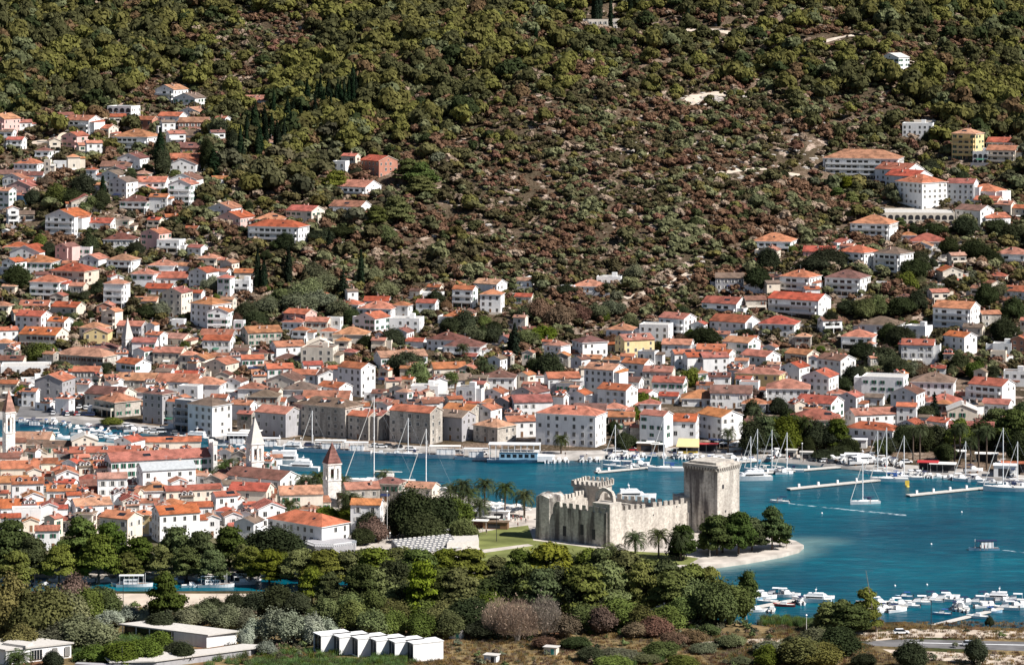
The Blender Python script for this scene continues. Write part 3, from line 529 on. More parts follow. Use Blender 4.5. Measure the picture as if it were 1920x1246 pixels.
def filler(n, xa, xb, ya, yb, seed, wlo=22, whi=40, sts=(1, 2, 2)):
    rf_ = random.Random(seed); k = 0; tries = 0
    while k < n and tries < 6000:
        tries += 1; x = rf_.uniform(xa, xb); y = rf_.uniform(ya, yb); st = rf_.choice(sts); X, D, z = hit(x, y, 2.85*st+.5)
        if any((X-a)**2+(D+3-b)**2 < (r*.85+wlo/7)**2 for a, b, r in FOOT) or D < (0 if y > 840 else shoreD(X)+16): continue
        w_ = rf_.uniform(wlo, whi)*F/D/5; house(x-w_/2, x+w_/2, y, rf_.choice('gggvh'), rf_.choice('oorrbkp'), rf_.choice('wwwcsc'), st, rf_.choice([-30, -20, -12, 10, 16, 22]), rf_.choice(['', '', 'D']) if y > 640 else rf_.choice(['', 'B'])); k += 1
for ln in HOUSES.strip().replace('\n', '|').split('|'):
    q = ln.split()
    house(float(q[0]), float(q[1]), float(q[2]), q[3], q[4], q[5], int(q[6]), float(q[7]), q[8] if len(q) > 8 else '')
filler(60, -5, 520, 846, 975, 3); filler(60, 20, 900, 650, 770, 4); filler(60, 900, 1900, 640, 810, 5)
filler(42, 0, 440, 210, 640, 6, 34, 58, (1, 2, 2, 3)); filler(26, 1400, 1920, 450, 640, 7, 36, 60, (1, 2, 2)); filler(14, 560, 1000, 520, 650, 8, 30, 48, (1, 2))
# ---------------- vegetation ----------------
def quads(c, nrm, s, asp=1.0):
    n = len(c); r = rng.normal(size=(n, 3)); u = np.cross(nrm, r); u /= np.linalg.norm(u, axis=1)[:, None]+1e-9; v = np.cross(nrm, u)
    s = np.asarray(s).reshape(-1, 1) if np.ndim(s) else s
    u = u*s*.5*asp; v = v*s*.5
    return np.stack([c-u-v, c+u-v*.8, c+u*.7+v, c-u+v*.9], 1)
def lobes(L, per, size, up=.35, core=True, jit=.5, rmax=1.2):
    out = []
    for (cx, cy, cz, rx, ry, rz) in L:
        n = int(per*(rx*ry+rx*rz+ry*rz)/3)+6
        d = rng.normal(size=(n, 3)); d[:, 2] = np.where(d[:, 2] < -.35, -d[:, 2]*.5, d[:, 2]); d /= np.linalg.norm(d, axis=1)[:, None]
        rad = rng.uniform(.74, rmax, (n, 1)); rad = np.where((rng.uniform(0, 1, (n, 1)) < .07) & (rmax > 1.15), rng.uniform(1.2, 1.6, (n, 1)), rad); c = np.array([cx, cy, cz])+d*np.array([rx, ry, rz])*rad
        nn = d+rng.normal(size=(n, 3))*jit+np.array([0, 0, up]); nn /= np.linalg.norm(nn, axis=1)[:, None]
        out.append(quads(c, nn, size*rng.uniform(.6, 1.35, n)))
        if core:
            lat = 3; k = 7; g = np.array([[math.cos(a)*math.cos(b), math.sin(a)*math.cos(b), math.sin(b)] for b in np.linspace(-1.2, 1.3, lat+1) for a in np.linspace(0, 2*math.pi, k, endpoint=False)])
            g = g*(1+rng.uniform(-.12, .12, (len(g), 1))); g = np.array([cx, cy, cz])+g*np.array([rx, ry, rz])*.74
            g = g.reshape(lat+1, k, 3)
            for i in range(lat): out.append(np.stack([g[i], np.roll(g[i], -1, 0), np.roll(g[i+1], -1, 0), g[i+1]], 1))
    return np.concatenate(out)
def pine_q(h, r, n, per, size, flat=.42):
    L = []
    for i in range(n):
        a = i*2.4+rng.uniform(-.5, .5); k = math.sqrt((i+.3)/n); rr = r*rng.uniform(.62, .88)
        lr = r*rng.uniform(.2, .42); z = h*(.88-.60*k*k+rng.uniform(-.14, .07)) if i else h*.9
        L.append((rr*k*math.cos(a), rr*k*math.sin(a), z, lr*rng.uniform(.7, 1.5), lr*rng.uniform(.7, 1.5), lr*flat*rng.uniform(.8, 1.5)))
    return lobes(L, per, size)
def bush_q(h, r, n, per, size):
    L = []
    for i in range(n):
        a = i*2.4+rng.uniform(-.5, .5); k = math.sqrt(i/n); lr = r*rng.uniform(.24, .52); rr = r*rng.uniform(.55, .78)
        L.append((rr*k*math.cos(a), rr*k*math.sin(a), h*(.60-.27*k+rng.uniform(-.14, .16)), lr, lr*rng.uniform(.8, 1.2), h*rng.uniform(.2, .38)))
    return lobes(L, per, size)
def cyp_q(h, r, nf, size):
    t = rng.uniform(0, 1, nf)**.9; a = rng.uniform(0, 6.28, nf); rr = r*np.sin(np.clip(t*1.02+.06, 0, 1)**.75*math.pi)**.6*(rng.uniform(.75, 1.05, nf)); rr = np.maximum(rr, .08)
    c = np.stack([rr*np.cos(a), rr*np.sin(a), t*h], -1); nn = np.stack([np.cos(a), np.sin(a), a*0+.15], -1)+rng.normal(size=(nf, 3))*.35; nn /= np.linalg.norm(nn, axis=1)[:, None]
    q = [quads(c, nn, size*rng.uniform(.7, 1.3, nf), .6)]
    k = 7; zz = np.linspace(.02, .95, 7); g = np.array([[[r*.7*math.sin(min(1, z+.06)**.75*math.pi)**.6*math.cos(b), r*.7*math.sin(min(1, z+.06)**.75*math.pi)**.6*math.sin(b), z*h] for b in np.linspace(0, 6.283, k, endpoint=False)] for z in zz])
    for i in range(6): q.append(np.stack([g[i], np.roll(g[i], -1, 0), np.roll(g[i+1], -1, 0), g[i+1]], 1))
    return np.concatenate(q)
def qmesh(name, q, mats, mi=None):
    return bigmesh(name, q.reshape(-1, 3), np.arange(len(q)*4).reshape(-1, 4), mats, mi)
def trunk_mb(h, r, lean=0, limbs=4, spread=2.0):
    m = MB(); p = (0, 0, -1.5); q = (lean*.3, 0, h*.45); t = (lean, .1, h*.8)
    m.tube(p, q, r*1.15, r*.8, 7); m.tube(q, t, r*.8, r*.35, 6)
    for i in range(limbs):
        a = i*2*math.pi/limbs+.5; b = .42+.1*(i % 3); s = (lean*b*.8, 0, h*b); m.tube(s, (s[0]+math.cos(a)*spread, math.sin(a)*spread, h*(b+.27)), r*.45, r*.15, 5)
    return m
# foreground / town templates: (crown mesh, trunk mesh, height, radius) at unit size
TPL = {}
def tpl(kind, crowns, trunks): TPL[kind] = (crowns, trunks)
tpl('pine', [qmesh('crown', pine_q(10, 4.6, n, 140, .40), [LEAF['npine']]) for n in (30, 38, 34, 44)], [trunk_mb(10, .26, l, 5, 2.4).mesh('trunk', [M['bark']]) for l in (.2, -.7, .9, 0)])
tpl('darkpine', [qmesh('crown', pine_q(10, 4.5, n, 140, .40, .5), [LEAF['ndark']]) for n in (30, 36, 42)], [trunk_mb(10, .26, l, 5, 2.4).mesh('trunk', [M['bark']]) for l in (.2, -.7)])
tpl('broad', [qmesh('crown', bush_q(10, 5.2, n, 150, .36), [LEAF['oak']]) for n in (20, 26, 30)], [trunk_mb(10, .3, .2, 4, 1.6).mesh('trunk', [M['bark']])])
tpl('bright', [qmesh('crown', bush_q(10, 5.0, n, 120, .40), [LEAF['bright']]) for n in (20, 26, 30)], [trunk_mb(10, .25, .2, 4, 1.6).mesh('trunk', [M['bark']])])
tpl('yellow', [qmesh('crown', bush_q(10, 5.2, n, 120, .38), [LEAF['yg']]) for n in (22, 28)], [trunk_mb(10, .25, .2, 4, 1.6).mesh('trunk', [M['bark']])])
tpl('olive', [qmesh('crown', bush_q(10, 5.4, n, 110, .38), [LEAF['olive']]) for n in (18, 26)], [trunk_mb(10, .3, .2, 4, 1.8).mesh('trunk', [M['barkg']])])
tpl('silver', [qmesh('crown', bush_q(10, 4.5, n, 110, .34), [LEAF['silver']]) for n in (20, 26)], [trunk_mb(10, .2, .2, 5, 1.8).mesh('trunk', [M['barkg']])])
tpl('rust', [qmesh('crown', bush_q(10, 5.2, 24, 100, .4), [LEAF['rust']])], [trunk_mb(10, .25, .2, 4, 1.8).mesh('trunk', [M['bark']])])
tpl('brown', [qmesh('crown', bush_q(10, 5.2, 24, 100, .4), [LEAF['brown']])], [trunk_mb(10, .25, .2, 4, 1.8).mesh('trunk', [M['bark']])])
tpl('cypress', [qmesh('crown', cyp_q(10, r_, 420, .55), [LEAF['cyp']]) for r_ in (.95, 1.15)], [MB().tube((0, 0, -1), (0, 0, 2), .16, .12).mesh('trunk', [M['bark']])])
tpl('conifer', [qmesh('crown', np.concatenate([lobes([(0, 0, z, 3.0*(1-z/11), 3.0*(1-z/11), .9)], 42, .5) for z in np.linspace(1.5, 9.8, 9)]), [LEAF['cyp']])], [MB().tube((0, 0, -1), (0, 0, 9), .2, .05).mesh('trunk', [M['bark']])])
# bare, twiggy tree
def bare_q(h, r, n):
    a = rng.uniform(0, 6.28, n); k = np.sqrt(rng.uniform(0, 1, n)); z = h*(.18+.80*rng.uniform(0, 1, n)*(1-.55*k*k))
    c = np.stack([r*k*np.cos(a), r*k*np.sin(a), z], -1); d = np.stack([np.cos(a)*.5, np.sin(a)*.5, a*0+1], -1)+rng.normal(size=(n, 3))*.3; d /= np.linalg.norm(d, axis=1)[:, None]
    s = np.cross(d, rng.normal(size=(n, 3))); s /= np.linalg.norm(s, axis=1)[:, None]; L = rng.uniform(.35, 1.0, (n, 1)); w_ = .035
    return np.stack([c-s*w_, c+s*w_, c+s*w_*.3+d*L, c-s*w_*.3+d*L], 1)
tb = MB()
for i in range(9):
    a = i*.7; r_ = .4+.28*(i % 4); tb.tube((.3*math.cos(a), .3*math.sin(a), -.5), (r_*math.cos(a)*1.6, r_*math.sin(a)*1.6, 4), .16, .1, 5)
    for j in range(4):
        b = a+(j-1.5)*.5; s = (r_*math.cos(a)*1.6, r_*math.sin(a)*1.6, 3.6); tb.tube(s, (s[0]+2.2*math.cos(b), s[1]+2.2*math.sin(b), 6.4+j*.7), .08, .02, 4)
tpl('bare', [qmesh('crown', np.concatenate([bare_q(10, 4.8, 7000), quads(*(lambda c: (c, rng.normal(size=c.shape)/1.7))(rng.normal(size=(900, 3))*np.array([2.2, 2.2, 1.9])+np.array([0, 0, 5.4])), .26)]), [LEAF['dry']])], [tb.mesh('trunk', [M['barkg']])])
# palms
def palm_q(nf, L, droop, up0):
    out = []
    for i in range(nf):
        a = i*2.399+rng.uniform(-.2, .2); e0 = up0-1.5*(i/nf)+rng.uniform(-.12, .12); seg = 7; p = np.zeros(3); el = e0; pts = [p.copy()]
        for s in range(seg):
            p = p+L/seg*np.array([math.cos(a)*math.cos(el), math.sin(a)*math.cos(el), math.sin(el)]); el -= droop*(s+1)/seg*.55; pts.append(p.copy())
        side = np.array([-math.sin(a), math.cos(a), 0]); pts = np.array(pts); wd = L*.14*np.array([.3, .9, 1, 1, .9, .75, .5, .12]); dz = np.array([0, 0, -.35])
        for sg in (-1, 1):
            for s in range(seg):
                for q in range(3):
                    t0, t1 = q/3, q/3+.2; b0 = pts[s]*(1-t0)+pts[s+1]*t0; b1 = pts[s]*(1-t1)+pts[s+1]*t1; w0 = wd[s]; fw = (pts[s+1]-pts[s])*.7
                    out.append(np.array([b0, b1, b1+sg*side*w0+dz*w0+fw, b0+sg*side*w0+dz*w0+fw]))
    return np.array(out)
PALMC = [qmesh('crown', palm_q(n, 3.5, 1.25, 1.35), [LEAF['palm']]) for n in (38, 44)]
PALMT = {}
for th_ in (1.4, 3.2, 6.2, 8.5):
    m = MB(); m.tube((0, 0, -.5), (0, 0, th_*.5), .36, .27, 8).tube((0, 0, th_*.5), (.05, 0, th_), .27, .3, 8).tube((0, 0, th_-.5), (0, 0, th_+.35), .3, .55, 8); PALMT[th_] = m.mesh('trunk', [M['bark']])
KNAME = dict(pine=('pine_tree', 'green umbrella pine', 'pine tree'), darkpine=('pine_tree', 'dark green pine', 'pine tree'), broad=('evergreen_tree', 'dark rounded evergreen tree', 'tree'), bright=('leafy_tree', 'bright green leafy tree', 'tree'),
    yellow=('leafy_shrub', 'yellow-green bushy tree', 'tree'), olive=('olive_tree', 'grey-green olive tree', 'olive tree'), silver=('silver_shrub', 'silvery pale-leaved shrub', 'shrub'), rust=('rusty_shrub', 'rust-brown shrub', 'shrub'), brown=('brown_shrub', 'dull brown shrub', 'shrub'),
    cypress=('cypress_tree', 'slim dark cypress', 'cypress'), conifer=('conifer_tree', 'dark pointed conifer', 'conifer'), bare=('bare_tree', 'bare brownish twiggy tree', 'tree'))
NT = 0
def tree(kind, x, yb, hpx, wpx, grp=None, tri=None, zoff=0):
    """yb = row of the foot, hpx/wpx = height and width in photo pixels"""
    global NT; NT += 1; rnd = random.Random(NT*13+1)
    X, D, z = hit(x, yb); s = F/D; hh, ww = hpx/s, wpx/s
    if yb > 1100: hh *= rnd.uniform(.8, 1.22); ww *= rnd.uniform(.78, 1.2)
    cr, tr = TPL[kind]; base_r = {'cypress': 1.0, 'conifer': 3.0, 'silver': 4.5, 'bare': 5.0}.get(kind, 4.9)
    sz, sx = hh/10, ww/2/base_r
    nm, ds, cat = KNAME[kind]
    root = empty(nm, (X, D, z-.1), rnd.uniform(0, 6.28)); tag(root, None, cat, grp); later(root, ds, x, yb-hpx/2)
    i = rnd.randrange(len(cr)); c = obj('crown', cr[i], root); c.scale = (sx, sx*rnd.uniform(.9, 1.1), sz)
    t = obj('trunk', tr[i % len(tr)], root); t.scale = (sx if kind not in ('cypress',) else 1, sx if kind not in ('cypress',) else 1, sz)
    if kind not in ('cypress',) : FOOT.append((X, D, .5))
    return root
def palm(x, yb, hpx, grp='palm trees along the waterfront', sc_=1.0):
    global NT; NT += 1; rnd = random.Random(NT*17)
    X, D, z = hit(x, yb); s = F/D; hh = hpx/s; root = empty('palm_tree', (X, D, z), rnd.uniform(0, 6.28)); tag(root, None, 'palm tree', grp)
    th_ = min(PALMT, key=lambda k: abs(k-(hh-2.2))); tr = obj('trunk', PALMT[th_], root); k = max(.5, (hh-2.4*sc_)/th_); tr.scale = (1, 1, k)
    c = obj('crown', PALMC[NT % 2], root, (0, 0, th_*k)); c.scale = (sc_,)*3
    later(root, 'tall palm tree with arching fronds' if hh > 7 else 'short palm tree with arching fronds', x, yb-hpx*.7)
TREES = '''
darkpine 18 1075 100 90|darkpine 62 1082 75 70|pine 30 1100 70 80|darkpine 150 1078 108 95|pine 185 1088 85 80|pine 110 1092 70 70|darkpine 205 1070 90 75|darkpine 262 1075 70 70|pine 240 1084 50 55|darkpine 330 1070 82 80
darkpine 375 1074 80 70|pine 350 1082 58 62|darkpine 430 1070 84 76|pine 300 1080 60 60|darkpine 400 1090 60 60|pine 455 1078 60 50|broad 522 1043 55 100|broad 490 1040 44 60|pine 470 1085 60 60
pine 505 1092 64 80|pine 560 1096 66 80|pine 610 1100 70 84|pine 655 1098 66 70|pine 705 1100 72 90|pine 745 1090 64 80|pine 530 1075 40 60|pine 590 1078 42 70|pine 640 1078 40 66|pine 690 1072 44 80|darkpine 785 1106 76 80|pine 835 1100 70 90|pine 880 1104 66 80
pine 930 1104 66 90|darkpine 975 1122 84 90|pine 1030 1124 98 110|pine 1060 1112 78 90|pine 1105 1118 90 100|darkpine 1130 1128 92 90|pine 1170 1130 98 110|pine 1215 1128 92 100|darkpine 1250 1140 92 100|pine 1285 1124 70 80|pine 1010 1072 38 40|broad 1067 1068 30 36|pine 1150 1075 34 60|pine 1190 1075 30 60
broad 775 1005 88 90|broad 820 1000 78 80|bright 850 995 66 70|broad 795 1018 52 80|bright 865 1012 40 50|broad 742 1005 70 50|rust 702 1015 45 46|broad 690 1000 40 50|bright 655 985 40 50|bright 612 980 32 60|broad 680 1020 34 44
darkpine 1283 1048 66 56|darkpine 1345 1040 76 70|darkpine 1385 1038 80 74|darkpine 1410 1032 62 60|darkpine 1448 1030 80 64|pine 1330 1032 56 46|darkpine 1462 1024 40 36|conifer 1268 1045 60 40
bright 1300 1160 74 70|bright 1340 1172 84 80|bright 1375 1165 76 66|darkpine 1402 1140 72 54|bright 1320 1145 52 60|bright 1280 1170 52 60|pine 1552 1184 56 54|darkpine 1600 1190 66 70|darkpine 1580 1185 50 60|pine 1625 1182 72 54|darkpine 1560 1180 38 40|broad 1855 1173 18 18
bare 970 1200 95 90|bare 1020 1195 82 70|bare 935 1195 78 70|brown 1060 1195 54 50|bright 1100 1180 60 66|brown 1130 1188 46 50|bright 1160 1180 66 70|yellow 1200 1185 52 60|rust 1225 1190 42 60|bright 1250 1180 40 60|brown 1190 1195 34 50
yellow 20 1200 108 100|yellow 75 1205 110 110|yellow 125 1195 84 90|rust 140 1150 62 70|bright 165 1165 70 70|bright 195 1160 50 60|broad 185 1135 40 36|olive 100 1215 50 80|yellow 40 1225 60 80|olive 160 1215 60 80|broad 300 1190 40 50|darkpine 310 1172 86 70
silver 240 1168 36 50|silver 275 1170 34 46|silver 205 1175 34 46|silver 180 1190 34 46|olive 380 1170 44 60|olive 420 1180 44 60|olive 450 1176 40 60|broad 400 1155 36 60|broad 440 1150 34 60|broad 480 1150 40 70|olive 350 1178 38 50
silver 480 1200 46 50|silver 515 1204 54 56|silver 550 1206 58 56|silver 585 1208 54 56|silver 612 1204 40 40|silver 462 1212 36 40|silver 500 1225 26 40|broad 560 1155 50 50|broad 520 1150 46 70|bright 610 1170 52 60|bright 660 1180 60 60|broad 640 1150 50 80|bright 700 1165 64 56|bright 655 1165 60 70
yellow 735 1165 56 70|bright 700 1190 50 70|bright 740 1190 46 60|bright 790 1165 50 60|yellow 830 1170 46 60|bright 790 1195 46 70|bright 840 1195 42 70|broad 880 1175 60 90|broad 760 1150 50 70|bright 920 1160 50 60|broad 870 1145 40 70|darkpine 1075 1150 60 70|broad 1110 1160 60 70|broad 905 1195 38 60
bright 780 1215 22 40|bright 300 1225 40 60|broad 330 1232 36 50|bright 270 1240 40 60|bright 230 1245 40 70|bright 180 1238 34 70|broad 345 1240 40 46|broad 100 1248 34 40|silver 640 1212 20 30
olive 1160 1236 22 60|olive 1210 1241 20 50|broad 1110 1238 24 50|bright 1150 1252 24 70|bright 1280 1250 26 70|olive 1450 1225 30 60|yellow 1500 1245 46 90|yellow 1540 1248 44 70|broad 1570 1228 46 80|olive 1530 1210 36 70|bright 1240 1230 26 60|broad 1620 1248 26 40|olive 1390 1245 18 50
broad 1708 1254 46 54|broad 1832 1244 40 34|broad 1480 1208 20 24|bright 1440 1245 30 60|broad 1080 1215 26 50|olive 1320 1222 16 40|olive 1370 1212 20 50|brown 1020 1215 22 50|brown 1300 1205 26 50|brown 1265 1210 24 50|bright 1330 1190 26 40
pine 585 1140 78 75|darkpine 619 1144 86 71|bright 651 1152 53 96|darkpine 681 1150 86 78|pine 705 1146 68 97|broad 735 1142 85 77|pine 761 1141 75 100|pine 793 1160 95 82|darkpine 823 1155 93 99|pine 859 1159 96 92|pine 890 1149 71 85|darkpine 924 1153 88 97|broad 953 1154 88 77|pine 981 1157 88 93|darkpine 1010 1159 87 85|broad 1040 1151 90 76|broad 1071 1157 83 80|pine 1095 1160 105 87|pine 1139 1155 99 78|pine 1173 1147 75 71|pine 1202 1151 99 73|pine 1266 1158 105 88|pine 1300 1149 96 80|pine 1331 1152 87 79
reedy 0 0 0 0
broad 765 703 48 60|broad 735 695 28 34|bright 785 722 40 50|bright 845 725 26 40|broad 1028 712 50 56|broad 1000 705 34 34|cypress 965 668 62 18|cypress 957 664 40 14|broad 1317 645 32 50|bright 1296 725 36 42|bright 1205 765 30 50|broad 1155 800 30 34|bright 1185 790 30 40|broad 1150 815 26 24
broad 155 370 44 46|broad 130 385 34 50|bright 105 388 40 50|broad 190 395 40 30|cypress 193 372 42 14|broad 60 385 30 30|bright 170 395 30 40|broad 245 350 24 30|broad 305 330 60 34|broad 300 300 40 28|cypress 300 330 90 18|broad 390 320 60 30|cypress 400 330 50 22|broad 435 295 50 30|broad 412 270 44 40
broad 30 540 44 46|bright 75 465 24 30|broad 90 480 26 30|broad 170 475 34 40|broad 255 480 30 30|broad 330 580 40 40|olive 300 595 30 40|broad 275 598 26 40|broad 120 560 20 26|broad 185 558 30 36|olive 395 545 30 34|broad 290 520 20 20|cypress 405 500 20 10
cypress 483 545 78 14|cypress 495 548 64 13|cypress 541 535 72 16|cypress 677 540 72 13|conifer 643 558 52 34|cypress 617 478 46 14|broad 535 470 38 30|olive 575 560 40 60|olive 610 550 36 60|olive 560 590 44 60|olive 600 580 36 60|olive 640 590 30 50|olive 720 560 34 50|olive 700 530 30 40|olive 590 530 40 40
broad 460 600 34 50|olive 500 590 34 50|bright 530 570 30 50|broad 480 615 30 50|broad 660 610 34 34|broad 815 578 34 36|broad 880 610 24 30|broad 845 625 34 40|broad 870 622 40 50|olive 890 640 30 50|bright 780 600 20 20|broad 735 650 34 50|broad 690 655 26 36|rust 820 600 20 20
bright 80 682 42 50|bright 60 680 34 40|broad 200 700 24 24|broad 110 605 20 20|bright 40 750 26 30|broad 55 758 30 40|broad 240 770 26 50|broad 120 752 20 20|broad 160 740 20 20|bright 210 795 12 40
broad 1060 555 24 40|broad 1140 550 20 30|olive 1190 525 30 34|olive 1150 590 30 40|olive 1120 600 34 40|rust 1010 600 40 50|rust 1050 610 40 50|olive 990 600 30 40|broad 905 640 30 30|rust 1085 605 34 40|olive 1180 615 26 34|bright 1020 640 30 50|bright 985 650 34 50|broad 925 640 30 40
broad 1440 510 44 50|broad 1420 545 44 46|broad 1530 515 40 60|broad 1550 508 44 60|broad 1575 500 34 40|broad 1715 525 44 50|bright 1700 545 36 40|broad 1725 495 24 40|broad 1590 590 30 40|bright 1620 595 36 50|bright 1645 590 34 40|broad 1690 590 34 50|broad 1720 585 40 40|olive 1750 560 30 40|broad 1690 650 40 50|broad 1665 640 34 40
broad 1555 620 36 34|broad 1620 680 40 50|broad 1650 690 44 60|broad 1680 710 40 50|olive 1710 705 30 40|rust 1720 705 30 36|broad 1850 580 50 40|broad 1880 640 44 50|broad 1900 600 44 40|broad 1780 480 34 40|broad 1830 490 40 50|broad 1860 500 30 40|broad 1900 460 40 50|broad 1870 440 30 40|broad 1750 445 30 50|broad 1810 440 34 50
broad 1600 720 34 40|broad 1580 735 28 40|olive 1880 560 30 40|broad 1800 700 36 50|bright 1830 710 34 40|broad 1860 720 34 40|broad 1460 775 30 40|broad 1780 685 34 40|conifer 1752 788 52 26|broad 1735 790 34 34|broad 1850 775 24 30|broad 1725 740 24 20|broad 1790 755 22 30
bright 1470 845 66 70|broad 1168 845 34 36|broad 1185 842 26 30|broad 1415 850 60 60|darkpine 1435 848 70 60|darkpine 1490 838 60 60|broad 1590 855 34 40|broad 1640 830 30 40|broad 1700 835 44 50|broad 1730 845 50 50|broad 1760 842 50 50|darkpine 1800 845 60 60|broad 1840 840 50 60|darkpine 1920 835 80 80|broad 1660 850 30 40|broad 1575 858 24 44|broad 1770 862 30 40|darkpine 1450 840 60 50|broad 1420 835 50 44|bright 1500 842 56 50|broad 1530 845 56 46|darkpine 1570 845 60 54|broad 1555 845 46 44|bright 1595 848 26 30|broad 1515 850 30 30|broad 1480 800 34 40|broad 1410 800 50 40|darkpine 1870 830 66 60|darkpine 1900 845 80 70|broad 1915 870 60 50|broad 1695 845 44 40|broad 1545 862 18 50
pine 705 430 44 50|pine 745 420 52 60|darkpine 740 415 40 50|pine 765 340 44 60|darkpine 790 350 46 60|pine 790 365 34 60|olive 715 320 24 26|broad 668 335 22 24|broad 640 445 22 60|pine 630 360 40 50|broad 600 455 26 50|bright 720 455 30 50
pine 1590 365 34 34|pine 1605 370 30 30|darkpine 1570 375 24 30|pine 1597 385 26 30|broad 1690 345 30 40|broad 1740 330 30 40|broad 1770 265 24 30|broad 1740 270 24 24|cypress 1118 45 60 9|cypress 1125 40 60 9|cypress 1145 62 80 9|cypress 1182 38 55 10|cypress 1005 82 34 8|cypress 1112 44 56 8|cypress 1290 50 40 8|cypress 1348 50 40 8
'''
for ln in TREES.strip().replace('\n', '|').split('|'):
    q = ln.split()
    if q[0] in TPL: tree(q[0], *map(float, q[1:5]))
# cypress grove on the left of the wood
rg = random.Random(5)
for i in range(52):
    x = 450+i*4.4+rg.uniform(-4, 4); y = 300-(x-450)*.46+rg.uniform(-30, 24); tree('cypress', x, y, rg.uniform(46, 80), rg.uniform(9, 14), 'cypresses crowded in the grove on the slope')
for x, y, h_ in [(845,965,55),(868,978,74),(879,978,60),(909,963,62),(900,985,50),(947,972,64),(983,970,50),(898,1000,0),(560,925,36),(580,930,36),(596,925,40),(617,905,26),(430,900,40),(418,905,36),(395,912,30),(640,920,30),(652,985,60),(664,985,54),(542,978,42),(720,905,26),
                (1150,1045,28),(1191,1046,48),(1235,1045,52),(1276,1050,54),(1355,1035,40),(1365,850,44),(1400,845,52),(1418,840,70),(1510,845,60),(1650,868,40),(1725,868,66),(1712,862,60),(1790,868,60),(1800,870,70),(1835,878,68),(1850,880,74),(1820,872,50),(868,680,34),(1052,850,34),(895,560,14),(920,712,28),(905,700,24),(735,985,0),(36,1250,30)]:
    if h_: palm(x, y, h_*1.15, sc_=1.5 if y > 890 else 1.25)
# sparse garden trees between the houses
FT = np.array(FOOT)
def clear(X, D, m=1.5): return np.all(np.hypot(FT[:, 0]-X, FT[:, 1]-D) > FT[:, 2]*1.05+m)
rg = random.Random(9); cnt = 0
while cnt < 150:
    x = rg.uniform(0, 1920); y = rg.uniform(330, 760)
    if 620 < x < 1380 and y < 560: continue
    if 880 < x < 1180 and y < 600: continue
    X, D, z = hit(x, y)
    if not clear(X, D, 2.2) or D < shoreD(X)+20: continue
    k = rg.choice(['broad', 'broad', 'olive', 'bright', 'broad', 'rust', 'darkpine']); hh = rg.uniform(12, 22); tree(k, x, y, hh, hh*rg.uniform(.9, 1.5)); cnt += 1; FT = np.array(FOOT)

# --- wooded and scrubby hillside: single pines near, one mass beyond ---
GR = np.array([[9,9,9,8,9,9,8,6,7,8,8,9,9],[9,9,8,4,8,8,8,3,3,5,6,7,9],[9,9,6,3,7,8,7,6,5,5,4,4,5],[9,8,5,4,8,7,5,5,5,5,7,7,6],[7,6,3,6,9,7,5,4,2,3,5,7,9],[4,4,3,9,9,6,4,2,1,2,4,6,9],[3,4,4,8,8,5,3,1,1,1,3,6,8],
    [3,3,4,8,7,4,1,1,1,3,6,5,6],[3,3,3,5,4,3,1,1,1,2,3,4,6],[2,2,2,3,3,2,2,1,1,2,3,3,5],[2,2,2,3,4,3,2,1,1,2,3,3,4],[1,1,1,2,3,2,2,3,2,2,2,2,3],[1,1,1,1,1,1,2,2,1,1,2,2,2],[0,0,0,0,0,0,0,0,0,0,1,1,1]])/9.
def forest(x, y):
    gx_ = np.clip(x/160, 0, 11.999); gy_ = np.clip(y/50, 0, 12.999); i = gx_.astype(int); j = gy_.astype(int); fx, fy = gx_-i, gy_-j
    return (GR[j, i]*(1-fx)*(1-fy)+GR[j, i+1]*fx*(1-fy)+GR[j+1, i]*(1-fx)*fy+GR[j+1, i+1]*fx*fy)
def scatter(n, Dlo, Dhi):
    D = np.sqrt(rng.uniform(Dlo**2, Dhi**2, n)); X = rng.uniform(-.182, .182, n)*D; z = gz(X, D); x, y = px(X, D, z); return X, D, z, x, y
cell = {}
for (fx, fy, fr) in FOOT:
    for i in range(int((fx-fr-4)//8), int((fx+fr+4)//8)+1):
        for j in range(int((fy-fr-4)//8), int((fy+fr+4)//8)+1): cell.setdefault((i, j), []).append((fx, fy, fr))
def freeof(X, D, rad):
    ok = np.ones(len(X), bool)
    for q in range(len(X)):
        for (fx, fy, fr) in cell.get((int(X[q]//8), int(D[q]//8)), ()):
            if fr > .6 and (X[q]-fx)**2+(D[q]-fy)**2 < (fr*1.02+rad[q])**2: ok[q] = False; break
    return ok
def instances(tmpl, X, D, z, sx, sz, pick):
    """merge copies of the quad templates"""
    out = []; ids = []
    for k, T in enumerate(tmpl):
        s = np.where(pick == k)[0]
        if not len(s): continue
        a = rng.uniform(0, 6.283, len(s)); c, n = np.cos(a)[:, None, None], np.sin(a)[:, None, None]; sxx = sx[s][:, None, None]
        x = (T[None, :, :, 0]*c-T[None, :, :, 1]*n)*sxx+X[s][:, None, None]; y = (T[None, :, :, 0]*n+T[None, :, :, 1]*c)*sxx+D[s][:, None, None]; zz = T[None, :, :, 2]*sz[s][:, None, None]+z[s][:, None, None]
        out.append(np.stack([x, y, zz], -1).reshape(-1, 4, 3)); ids.append(np.repeat(s, len(T)))
    return np.concatenate(out), np.concatenate(ids)
def hill_q(h, r, n, per, size):
    L = []
    for i in range(n):
        a = i*2.4+rng.uniform(-.5, .5); k = math.sqrt(i/n); lr = r*rng.uniform(.38, .58)
        L.append((r*.6*k*math.cos(a), r*.6*k*math.sin(a), h*(.72-.3*k*k+rng.uniform(-.1, .1)), lr, lr, lr*rng.uniform(.6, .8)))
    return lobes(L, per, size, jit=.32, up=.2, rmax=1.1)
PT = [hill_q(7.0, 4.4, n, 15, 1.0) for n in (4, 5, 6, 7)]
X, D, z, x, y = scatter(12500, 1440, 2190)
